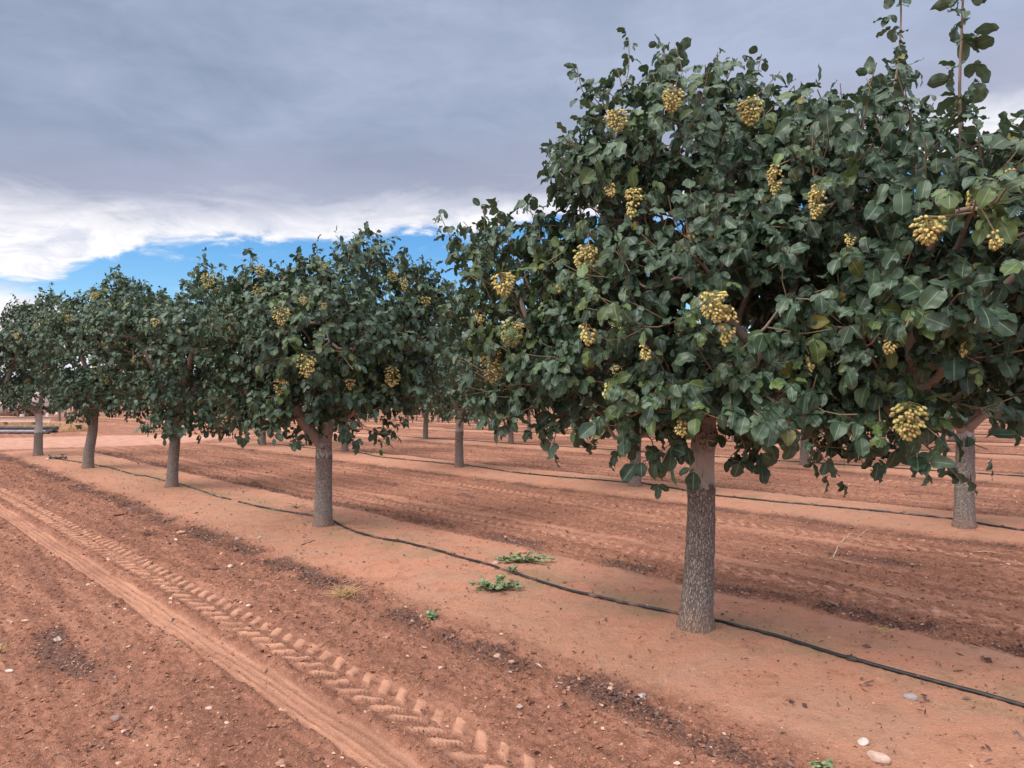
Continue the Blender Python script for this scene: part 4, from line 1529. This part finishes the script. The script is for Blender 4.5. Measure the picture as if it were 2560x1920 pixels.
fitting(125, 993.5, 0.05, 'black valve fitting lying on the dusty hose by the last tree of the nearest row')
fitting(642, 966.5, 0.15, 'black valve fitting on bare earth at the end of the second row hose')


# ------------------------------------------------------------------ stones
def stone(px, py, size, squash, col, label, seed, yaw=0.0, aspect=0.7, group='single stones on the soil'):
    rg = np.random.default_rng(seed)
    p = gp(px, py, 0.0)
    p = gp(px, py, hz(p))
    n, m = 10, 14
    la, th = np.meshgrid(np.linspace(-PI / 2, PI / 2, n), np.linspace(0, 2 * PI, m, endpoint=False), indexing='ij')
    d = np.stack([np.cos(la) * np.cos(th), np.cos(la) * np.sin(th), np.sin(la)], -1)
    r = np.ones(la.shape)
    for k in range(9):      # chipped facets
        f = nrm(rg.normal(size=(1, 3)))[0]
        dd = d @ f
        r = np.minimum(r, np.where(dd > 0.25, rg.uniform(0.62, 0.86) / np.maximum(dd, 0.25), 9))
    v = d * r[..., None] * np.array([1, aspect, squash]) * size
    c, s = math.cos(yaw), math.sin(yaw)
    v = v.reshape(-1, 3) @ np.array([[c, s, 0], [-s, c, 0], [0, 0, 1]])
    i = np.arange(n - 1)[:, None] * m
    j = np.arange(m)[None, :]
    q = np.stack([i + j, i + (j + 1) % m, i + m + (j + 1) % m, i + m + j], -1).reshape(-1, 4)
    ca = np.tile(np.array([*col, 1.0]), (len(v), 1))
    o = link('stone', mesh_np('stone', v, [q], M_STONE, {'col': ca}, smooth=False), None, (p[0], p[1], hz(p) + size * squash * 0.35))
    return tag(o, label, 'stone', group)


PINK, WHITE, GREY, TAN = (0.56, 0.40, 0.32), (0.62, 0.53, 0.47), (0.36, 0.31, 0.32), (0.50, 0.29, 0.20)
stone(1897, 1636, 0.052, 0.55, PINK, 'largest pale pink stone, lying at the bottom right below a smaller one', 1, -0.6, 0.55)
stone(1867, 1605, 0.032, 0.6, WHITE, 'whitish stone just above the largest pale pink one at the bottom right', 2, 0.3, 0.75)
stone(1968, 1509, 0.036, 0.55, GREY, 'grey stone beside the black hose at the lower right', 3, -0.3, 0.65)
stone(1386, 1504, 0.026, 0.4, (0.44, 0.40, 0.41), 'flat pale grey stone on the dark litter below the nearest trunk', 4, 0.4)
stone(20, 1453, 0.026, 0.55, WHITE, 'white stone at the left edge of the red soil', 5, 0.2, 0.6)
stone(391, 1154, 0.052, 0.6, TAN, 'rounded tan stone on tilled soil between the tyre prints and the forked tree', 6, 0.5)
stone(497, 1228, 0.030, 0.7, (0.66, 0.52, 0.38), 'cream stone beside the chevron tyre print below the forked tree', 7, 1.0)
stone(537, 1310, 0.026, 0.4, (0.62, 0.50, 0.42), 'flat cream chip at the outer edge of the chevron tyre print', 8, 0.2)
stone(1075, 1418, 0.030, 0.6, (0.50, 0.33, 0.25), 'tan stone at the edge of the leaf litter below the green weeds', 9, 0.4)
stone(1105, 1438, 0.022, 0.6, (0.47, 0.30, 0.23), 'small tan stone just right of the tan stone in the leaf litter', 10, 0.1)
stone(1070, 1218, 0.040, 0.6, (0.56, 0.38, 0.29), 'pinkish stone touching the black hose beside the green weeds', 11, 0.6)
stone(1128, 1196, 0.055, 0.35, (0.46, 0.23, 0.14), 'flat brown stone behind the farther green weed', 12, 0.1)
stone(240, 1308, 0.020, 0.6, PINK, 'pale chip between the smooth and the chevron tyre prints', 13, 0.4)
stone(452, 1534, 0.022, 0.5, PINK, 'pink stone beside the smooth tyre print near the bottom', 14, 0.4)
stone(250, 1558, 0.030, 0.5, (0.30, 0.20, 0.17), 'brown stone in the leaf litter at the lower left', 15, 0.3)
stone(604, 1643, 0.030, 0.5, (0.40, 0.22, 0.16), 'reddish stone at the bottom edge left of the smooth tyre print', 16, 0.8)
stone(2097, 1193, 0.024, 0.9, WHITE, 'round white stone at the end of the long pale stick', 17, 0)
stone(2338 / K, 1530 / K + 0, 0.045, 0.5, (0.45, 0.27, 0.20), 'broad tan stone on the tilled soil at the right', 18, 0.2)
stone(190, 1262, 0.018, 0.6, WHITE, 'tiny whitish chip left of the chevron tyre print', 19, 0.4)
stone(103, 992, 0.05, 0.5, (0.66, 0.56, 0.50), 'small whitish slab on the ground before the last tree of the nearest row', 20, 0.1)


# gravel, clods and litter: uncountable, one mesh each ----------------
def scatter_pebbles():
    rg = np.random.default_rng(9)
    n0 = 330000
    u = -2.8 + 24 * rg.random(n0) ** 1.9
    v = np.where(rg.random(n0) < 0.55, -4.7 + 5.2 * rg.random(n0), 1.0 + 11 * rg.random(n0) ** 1.4)
    h, strip, track, tm, lit, road = terrain(u, v)
    keep = rg.random(n0) < np.clip(0.52 - 0.36 * strip - 0.9 * track + 0.2 * lit, 0.03, 1) * (1 - road)
    xy = to_xy(u, v)
    dep = xy[:, 1]
    keep &= (dep > 2.5) & (np.abs(xy[:, 0]) < 0.78 * dep + 0.5)
    u, v, h, xy, lit, dep, strip = u[keep], v[keep], h[keep], xy[keep], lit[keep], dep[keep], strip[keep]
    n = len(u)
    size = np.exp(rg.normal(size=n) * 0.60) * 0.0050
    size = np.minimum(size, 0.019) * (1 - 0.55 * strip) * (1 + 0.03 * dep)
    d = np.array([[1, 0, 0], [0.3, 0.95, 0], [-0.8, 0.6, 0], [-0.75, -0.65, 0], [0.35, -0.9, 0],
                  [0.55, 0.35, 0.7], [-0.25, 0.55, 0.8], [-0.5, -0.3, 0.75], [0.3, -0.5, 0.72], [0, 0, -0.5]])
    V = d[None] * (1 + 0.45 * rg.uniform(-1, 1, (n, 10, 1))) + rg.normal(size=(n, 10, 3)) * 0.12
    V = V * size[:, None, None] * np.stack([np.ones(n), rg.uniform(0.55, 1, n), rg.uniform(0.35, 0.85, n)], -1)[:, None, :]
    a = rg.random(n) * 6.28
    ca, sa = np.cos(a)[:, None], np.sin(a)[:, None]
    X = V[..., 0] * ca - V[..., 1] * sa
    Y = V[..., 0] * sa + V[..., 1] * ca
    W = np.stack([X + xy[:, 0:1], Y + xy[:, 1:2], V[..., 2] + (h + size * 0.12)[:, None]], -1)
    T = np.array([[0, 1, 5], [1, 6, 5], [1, 2, 6], [2, 7, 6], [2, 3, 7], [3, 8, 7], [3, 4, 8], [4, 0, 5], [4, 5, 8], [5, 6, 7], [5, 7, 8],
                  [0, 9, 1], [1, 9, 2], [2, 9, 3], [3, 9, 4], [4, 9, 0]])
    q = (T[None] + (np.arange(n) * 10)[:, None, None]).reshape(-1, 3)
    k = rg.random(n)
    soilc = np.array([0.31, 0.142, 0.094]) * rg.uniform(0.7, 1.15, (n, 1))
    pale = np.array([0.54, 0.33, 0.24]) * rg.uniform(0.8, 1.25, (n, 1))
    col = np.where((k < 0.08)[:, None], pale, soilc)
    col = np.where((k > 0.998)[:, None], np.array([0.60, 0.52, 0.46]), col)
    C4 = np.repeat(np.concatenate([col, np.ones((n, 1))], 1), 10, 0)
    me = mesh_np('soil_clods', W.reshape(-1, 3), [q], M_GRAVEL, {'col': C4}, smooth=False)
    tag(link('gravel', me), 'loose soil clods and small pebbles strewn over the tilled red earth', 'gravel', None, 'stuff')
    print('pebbles', n)


def scatter_litter():
    rg = np.random.default_rng(19)
    n0 = 420000
    u = -2.8 + 24 * rg.random(n0) ** 1.6
    v = np.where(rg.random(n0) < 0.7, -4.7 + 6.6 * rg.random(n0), -4.7 + 16 * rg.random(n0))
    h, strip, track, tm, lit, road = terrain(u, v)
    keep = rg.random(n0) < (lit ** 1.1 * 0.75 + 0.012 + 0.02 * strip)
    xy = to_xy(u, v)
    dep = xy[:, 1]
    keep &= (dep > 2.5) & (np.abs(xy[:, 0]) < 0.78 * dep + 0.5)
    u, v, h, xy = u[keep], v[keep], h[keep], xy[keep]
    n = len(u)
    P_ = np.column_stack([xy, h + 0.004 + 0.012 * rg.random(n)])
    D_ = nrm(np.column_stack([rg.normal(size=(n, 2)), rg.normal(size=n) * 0.25]))
    N_ = nrm(np.column_stack([rg.normal(size=(n, 2)) * 0.5, np.ones(n)]))
    k = rg.random((n, 1))
    tint = np.array([0.07, 0.040, 0.034]) * (1 - k) + np.array([0.22, 0.135, 0.11]) * k
    sp = rg.random(n) < 0.12
    tint[sp] = np.array([0.40, 0.31, 0.27]) * rg.uniform(0.7, 1.2, (sp.sum(), 1))
    L = np.exp(rg.normal(size=n) * 0.55) * 0.016
    L = np.minimum(L, 0.06)
    v_, q_, c_ = leaf_geo(P_, D_, N_, L, L * rg.uniform(0.15, 0.75, n), rg.uniform(-1.0, 1.0, n), rg.uniform(-0.1, 0.9, n), rg.uniform(0, 0.12, n), rg.random(n) * 6, tint, 2, 2)
    c_[:, 3] = 1
    me = mesh_np('leaf_litter', v_, [q_], M_LITTER, {'col': c_}, smooth=False)
    tag(link('leaf_litter', me), 'dark band of crumbled dead leaves along the edge of the smooth strip', 'leaf litter', None, 'stuff')
    print('litter', n)


scatter_pebbles()
scatter_litter()


# ------------------------------------------------------------------ weeds, straw, sticks
def weed(px, py, spread, height, n_stems, leaf, label, seed, squash=(1, 0.6), col=(0.25, 0.33, 0.165), dense=9):
    rg = np.random.default_rng(seed)
    p = gp(px, py, 0.03)
    p[2] = hz(p)
    root = bpy.data.objects.new('weed', None)
    C.objects.link(root)
    root.location = p
    g = Geo()
    B_, D_, N_, L_ = [], [], [], []
    for k in range(n_stems):
        a = 2 * PI * (k + rg.random() * 0.7) / n_stems
        l = spread * rg.uniform(0.6, 1.1)
        e = np.array([math.cos(a) * l * squash[0], math.sin(a) * l * squash[1], height * rg.uniform(0.15, 0.8)])
        mid = e * 0.5 + [0, 0, height * 0.30]
        ts = np.linspace(0, 1, 7)[:, None]
        pts = 2 * ts * (1 - ts) * mid + ts ** 2 * e
        g.tube(pts, np.linspace(0.0035, 0.0015, 7), 5)
        for t in np.linspace(0.15, 1, dense):
            b = 2 * t * (1 - t) * mid + t * t * e
            for s_ in range(3):
                d = nrm(np.array([[rg.normal(), rg.normal(), rg.uniform(-0.5, 0.6)]]))[0]
                B_.append(b); D_.append(d); N_.append(nrm(np.array([[rg.normal() * 0.4, rg.normal() * 0.4, 1]]))[0]); L_.append(leaf * rg.uniform(0.55, 1.15))
    m = len(B_)
    cc = np.tile([0.16, 0.12, 0.06, 1], (g.n, 1))
    g.a['col'] = [cc]
    link('stems', g.mesh('stems', M_WEED), root)
    L_ = np.array(L_)
    tint = np.array(col) * rg.uniform(0.65, 1.25, (m, 1))
    v_, q_, c_ = leaf_geo(np.array(B_), np.array(D_), np.array(N_), L_, L_ * 0.95, rg.uniform(-0.2, 0.5, m), rg.uniform(0, 0.35, m), rg.uniform(0, 0.03, m), rg.random(m) * 6, tint, 3, 2)
    c_[:, 3] = 1
    link('leaves', mesh_np('leaves', v_, [q_], M_WEED, {'col': c_}), root)
    return tag(root, label, 'weed', 'weeds on the tree strips')


weed(1128, 1221, 0.30, 0.10, 13, 0.032, 'low green weed with round leaves spreading behind the black hose', 1, (1.0, 0.6), dense=13)
weed(1072, 1284, 0.24, 0.10, 13, 0.032, 'low green weed with round leaves in front of the black hose', 2, (1.0, 0.75), dense=13)
weed(1108, 1250, 0.07, 0.09, 4, 0.026, 'small green sprig leaning over the black hose', 3, (1, 0.8), dense=5)
weed(931, 1331, 0.055, 0.045, 5, 0.034, 'tiny green seedling in the leaf litter below the weeds', 4, (1, 0.8), dense=4)
weed(823, 988, 0.07, 0.24, 9, 0.045, 'upright bright green weed by the hose right of the forked tree', 5, (0.7, 0.7), (0.12, 0.25, 0.06), dense=7)
weed(640, 1104, 0.20, 0.10, 6, 0.020, 'thin sparse green weed just left of the forked tree trunk', 6, (1, 0.6), (0.20, 0.24, 0.13), dense=6)
weed(2058, 1640, 0.05, 0.03, 4, 0.030, 'tiny green seedling at the bottom right in dark litter', 7, (1, 0.8), dense=3) if False else None
weed(1772, 1643, 0.05, 0.03, 4, 0.030, 'tiny green seedling at the bottom edge left of the pale pink stones', 8, (1, 0.8), dense=3)


def straw_tuft(px, py, r, h, n, label, seed, col=(0.60, 0.42, 0.20), flat=0.5):
    rg = np.random.default_rng(seed)
    p = gp(px, py, 0.02)
    p[2] = hz(p)
    g = Geo()
    for k in range(n):
        a = rg.random() * 6.28
        l = r * rg.uniform(0.5, 1.2)
        b = np.array([rg.normal() * r * 0.18, rg.normal() * r * 0.14, 0])
        e = b + [math.cos(a) * l, math.sin(a) * l * 0.7, h * rg.uniform(0.1, 1.0)]
        md = (b + e) / 2 + [rg.normal() * 0.02, rg.normal() * 0.02, h * rg.uniform(0.1, 0.6)]
        ts = np.linspace(0, 1, 6)[:, None]
        pts = (1 - ts) ** 2 * b + 2 * ts * (1 - ts) * md + ts ** 2 * e
        g.tube(pts, np.linspace(0.0022, 0.0010, 6), 4, cap=False)
        g.a.setdefault('col', []).append(np.tile([*(np.array(col) * rg.uniform(0.55, 1.2)), 1], (24, 1)))
    o = link('straw_tuft', g.mesh('straw_tuft', M_STRAW), None, p)
    return tag(o, label, 'dry grass', None)


straw_tuft(745, 1288, 0.17, 0.10, 60, 'tuft of dry yellow straw at the edge of the orange strip', 1)
straw_tuft(322, 1156, 0.16, 0.06, 34, 'dark clump of dry roots on the red soil by the chevron tyre print', 2, (0.15, 0.085, 0.06))
straw_tuft(4, 1408, 0.08, 0.10, 14, 'few dry straws standing at the left edge of the picture', 3)
straw_tuft(1905, 1368 + 10, 0.10, 0.05, 12, 'small broken straw on the tilled soil right of the nearest trunk', 4)


def stick(lines, r, label, seed, mat=M_TWIG, lift=0.0):
    rg = np.random.default_rng(seed)
    g = Geo()
    for ln in lines:
        pts = []
        for q in ln:
            px, py = q[0], q[1]
            p = gp(px, py, 0.0)
            p[2] = hz(p) + r + (q[2] if len(q) > 2 else 0)
            pts.append(p)
        pts = np.array(pts)
        seg = np.concatenate([[0], np.cumsum(np.linalg.norm(np.diff(pts, axis=0), axis=1))])
        s = np.linspace(0, seg[-1], max(6, int(seg[-1] / 0.05)))
        pp = np.column_stack([np.interp(s, seg, pts[:, k]) for k in range(3)])
        for _ in range(2):
            pp[1:-1] = (pp[:-2] + 2 * pp[1:-1] + pp[2:]) / 4
        pp[1:-1] += rg.normal(size=pp[1:-1].shape) * 0.004
        g.tube(pp, np.linspace(r, r * 0.55, len(pp)), 6)
    o = link('dry_stick', g.mesh('dry_stick', mat))
    return tag(o, label, 'stick', None)


stick([[(1800, 1212), (1812, 1190, 0.06), (1845, 1184, 0.08), (1874, 1160, 0.10)], [(1812, 1190, 0.06), (1838, 1172, 0.08), (1890, 1170, 0.02)],
       [(1800, 1212), (1760, 1203), (1720, 1196), (1705, 1180)], [(1802, 1214), (1830, 1218), (1870, 1220)]], 0.006,
      'dry pale branched twig on the tilled soil right of the nearest trunk', 1)
stick([[(2100, 1194), (2150, 1197), (2212, 1202), (2260, 1206)], [(2185, 1199), (2195, 1210)]], 0.006, 'long straight pale stick on the tilled soil at the right edge', 2)
stick([[(448, 1374), (470, 1372), (480, 1368)]], 0.010, 'short dark stick on the red soil above the chevron tyre print', 3, M_RUST) if False else None
stick([[(448, 1375 - 0), (465, 1370)], [(455, 1372), (470, 1374)]], 0.007, 'short dark twig beside the chevron tyre print', 4, M_RUST) if False else None
stick([[(245, 1117), (268, 1113), (277, 1106)]], 0.012, 'short brown stick on the orange strip below the third tree', 5, M_RUST)
stick([[(440, 1232), (462, 1235), (475, 1230)]], 0.010, 'brown twig on the red soil between the tan and cream stones', 6, M_RUST)
stick([[(652, 1188), (668, 1184), (680, 1180)]], 0.007, 'small brown twig on the strip left of the forked tree', 7, M_RUST)
stick([[(627, 955), (648, 945), (658, 940)]], 0.03, 'dark stick propped on bare earth at the end of the second row', 8, M_RUST)


# ------------------------------------------------------------------ yard beyond the row's end
def yard():
    # tank on a long beam
    D = 37.0
    X = lambda px, d: (px * K - CX) / F * d
    zt = lambda py, d: at(0, py, d)[2]
    root = bpy.data.objects.new('storage_tank', None)
    C.objects.link(root)
    x1 = X(102, D + 0.7)
    root.location = (x1 - 3, D + 0.7, 0)
    z0 = zt(900, D)
    R = 0.85
    prof = [(-3.2, 0.0), (-3.18, 0.30), (-3.1, 0.62), (-2.95, 0.80), (-2.8, R), (-1.5, R), (-1.49, R + 0.012), (-1.44, R + 0.012), (-1.43, R), (0, R), (0.01, R + 0.012), (0.06, R + 0.012), (0.07, R), (1.5, R),
            (1.51, R + 0.012), (1.56, R + 0.012), (1.57, R), (2.6, R), (2.78, 0.80), (2.92, 0.62), (3.0, 0.30), (3.02, 0.0)]
    m = 36
    th = np.linspace(0, 2 * PI, m, endpoint=False)
    v = np.array([[x, r * math.cos(t), r * math.sin(t) + z0 + R + 0.02] for x, r in prof for t in th])
    i = np.arange(len(prof) - 1)[:, None] * m
    j = np.arange(m)[None, :]
    q = np.stack([i + j, i + (j + 1) % m, i + m + (j + 1) % m, i + m + j], -1).reshape(-1, 4)[:, ::-1]
    link('shell', mesh_np('shell', v, [q], M_PAINT), root)
    for x in (-2.2, 1.9):
        g = Geo()
        g.box((x - 0.06, -0.7, z0 - 0.02), (x + 0.06, 0.7, z0 + 0.35), bev=0.01)
        link('saddle', g.mesh('saddle', M_RUST, False), root)
    xr = root.location[0]
    for pxs, wd in ((10.5, 0.03), (14.5, 0.03), (59.5, 0.09)):      # steel bands round the shell
        xb = X(pxs, D) - xr
        g = Geo()
        tt = np.linspace(0, 2 * PI, 41)
        ring = np.array([[xb, (R + 0.016) * math.cos(t), (R + 0.016) * math.sin(t) + z0 + R + 0.02] for t in tt])
        for k in range(40):
            a, b = ring[k], ring[k + 1]
            w_ = np.array([wd / 2, 0, 0])
            g.add([a - w_, a + w_, b + w_, b - w_], [[0, 1, 2, 3]])
        link('band', g.mesh('band', M_RUST, False), root)
    tag(root, 'faded pinkish white horizontal tank showing under the leaves at the left edge', 'tank')
    # the beam it stands over
    root = bpy.data.objects.new('steel_beam', None)
    C.objects.link(root)
    bx1 = X(120, D)
    root.location = (bx1, D - 0.35, 0)
    zb0, zb1 = zt(911, D - 0.35), zt(901, D - 0.35)
    g = Geo()
    g.box((-7.0, -0.02, zb0), (0, 0.02, zb1))
    g.box((-7.0, -0.09, zb1), (0, 0.09, zb1 + 0.018))
    g.box((-7.0, -0.09, zb0 - 0.018), (0, 0.09, zb0))
    link('web', g.mesh('web', M_BEAM, False), root)
    g = Geo()
    g.box((X(56.5, D) - bx1, -0.12, zb1 + 0.018), (X(62.5, D) - bx1, 0.05, zb1 + 0.15), bev=0.01)
    link('block', g.mesh('block', M_PAINT, False), root)
    g = Geo()
    g.box((X(110, D) - bx1, -0.04, zb1 + 0.018), (X(115, D) - bx1, 0.04, zb1 + 0.22), bev=0.01)
    link('bracket', g.mesh('bracket', M_PAINT, False), root)
    for x in (-6.6, X(22, D) - bx1, -0.9):
        g = Geo()
        g.box((x - 0.08, -0.08, -0.1), (x + 0.08, 0.08, zb0 - 0.018), bev=0.008)
        link('post', g.mesh('post', M_RUST, False), root)
    tag(root, 'long pale painted steel beam on posts under the tank', 'beam')
    # pipes
    Dp = 34.6
    specs = [(125.5, 924.5, 0.082, 0.0, M_PIPE, 'thick dark pipe on top of the stack beside the last tree'),
             (119, 928.6, 0.050, -0.05, M_PIPE, 'thinner dark pipe in the middle of the stack beside the last tree'),
             (124.5, 932.0, 0.050, 0.10, M_PIPE, 'dark pipe behind the pale one at the bottom of the stack'),
             (114.5, 931.6, 0.050, -0.12, M_PIPE_PALE, 'pale grey pipe in the stack, just above the ground'),
             (107, 934.6, 0.048, -0.25, M_PIPE, 'lowest dark pipe, lying on the ground in front of the stack')]
    for px, py, r, dy, mat, lab in specs:
        xe = X(px, Dp + dy) * 1.0
        z = zt(py, Dp + dy)
        z = max(z, r + 0.01)
        rt = bpy.data.objects.new('irrigation_pipe', None)
        C.objects.link(rt)
        rt.location = (xe, Dp + dy, z)
        g = Geo()
        g.tube([(-5.2, 0.05, 0), (-3, 0, 0), (-1, 0, 0), (0, 0, 0)], r, 16)
        link('barrel', g.mesh('barrel', mat), rt)
        g = Geo()
        g.tube([(-0.30, 0, 0), (0.012, 0, 0)], r + 0.012, 16)
        link('collar', g.mesh('collar', M_PIPE), rt)
        tag(rt, lab, 'pipe', 'stacked irrigation pipes')
    # sleepers that carry the stack
    for px, nm in ((97, 'wooden sleeper under the pipe stack behind the last tree'), (30, 'wooden sleeper under the pipe stack at the left edge')):
        g = Geo()
        xx = X(px, Dp)
        g.box((xx - 0.08, Dp - 0.42, -0.02), (xx + 0.08, Dp + 0.3, 0.05), bev=0.01)
        tag(link('wooden_sleeper', g.mesh('wooden_sleeper', M_RUST, False)), nm, 'sleeper', 'sleepers under the pipes')
    # dry grass around
    rg = np.random.default_rng(3)
    n = 5200
    gx = X(-40, 36) + (X(150, 36) - X(-40, 36)) * rg.random(n)
    gy = 35.2 + rg.random(n) * 3.0
    hh = rg.uniform(0.2, 0.62, n) * np.where(gx > X(125, 36), 0.75, 1)
    P_ = np.column_stack([gx, gy, np.zeros(n)])
    D_ = nrm(np.column_stack([rg.normal(size=(n, 2)) * 0.42, np.ones(n)]))
    N_ = nrm(np.column_stack([rg.normal(size=n) * 0.8, -np.ones(n), np.zeros(n)]))
    k = rg.random((n, 1))
    tint = np.array([0.68, 0.44, 0.25]) * (1 - k) + np.array([0.48, 0.31, 0.18]) * k
    v_, q_, c_ = leaf_geo(P_, D_, N_, hh, np.full(n, 0.016), rg.uniform(-0.8, 0.8, n), np.zeros(n), np.zeros(n), rg.random(n), tint, 3, 1)
    c_[:, 3] = 1
    tag(link('dry_grass', mesh_np('dry_grass', v_, [q_], M_STRAW, {'col': c_})), 'patch of tall dry yellow grass under the beam', 'dry grass', None, 'stuff')
    # small white hut far off between trunks
    Dh = 82.0
    rt = bpy.data.objects.new('pump_hut', None)
    C.objects.link(rt)
    rt.location = (X(132, Dh), Dh, 0)
    rt.rotation_euler = (0, 0, -0.25)
    g = Geo()
    g.box((-0.42, -0.4, 0.12), (0.42, 0.4, 1.05), bev=0.02)
    link('wall', g.mesh('wall', M_PAINT, False), rt)
    g = Geo()
    g.box((-0.50, -0.48, 1.05), (0.50, 0.48, 1.13), bev=0.02)
    link('roof', g.mesh('roof', M_DARK, False), rt)
    g = Geo()
    v = np.array([[-0.24, -0.404, 0.42], [0.24, -0.404, 0.42], [0.0, -0.404, 0.72], [-0.24, -0.38, 0.42], [0.24, -0.38, 0.42], [0, -0.38, 0.72]])
    g.add(v, [[0, 3, 4, 1], [1, 4, 5, 2], [2, 5, 3, 0]], [[0, 1, 2], [5, 4, 3]])
    link('hatch', g.mesh('hatch', M_DARK, False), rt)
    g = Geo()
    g.box((-0.52, -0.5, 0.0), (0.52, 0.5, 0.118), bev=0.01)
    link('plinth', g.mesh('plinth', M_BEAM, False), rt)
    tag(rt, 'small white box hut with a dark triangular opening, far off between trunks', 'hut')


yard()
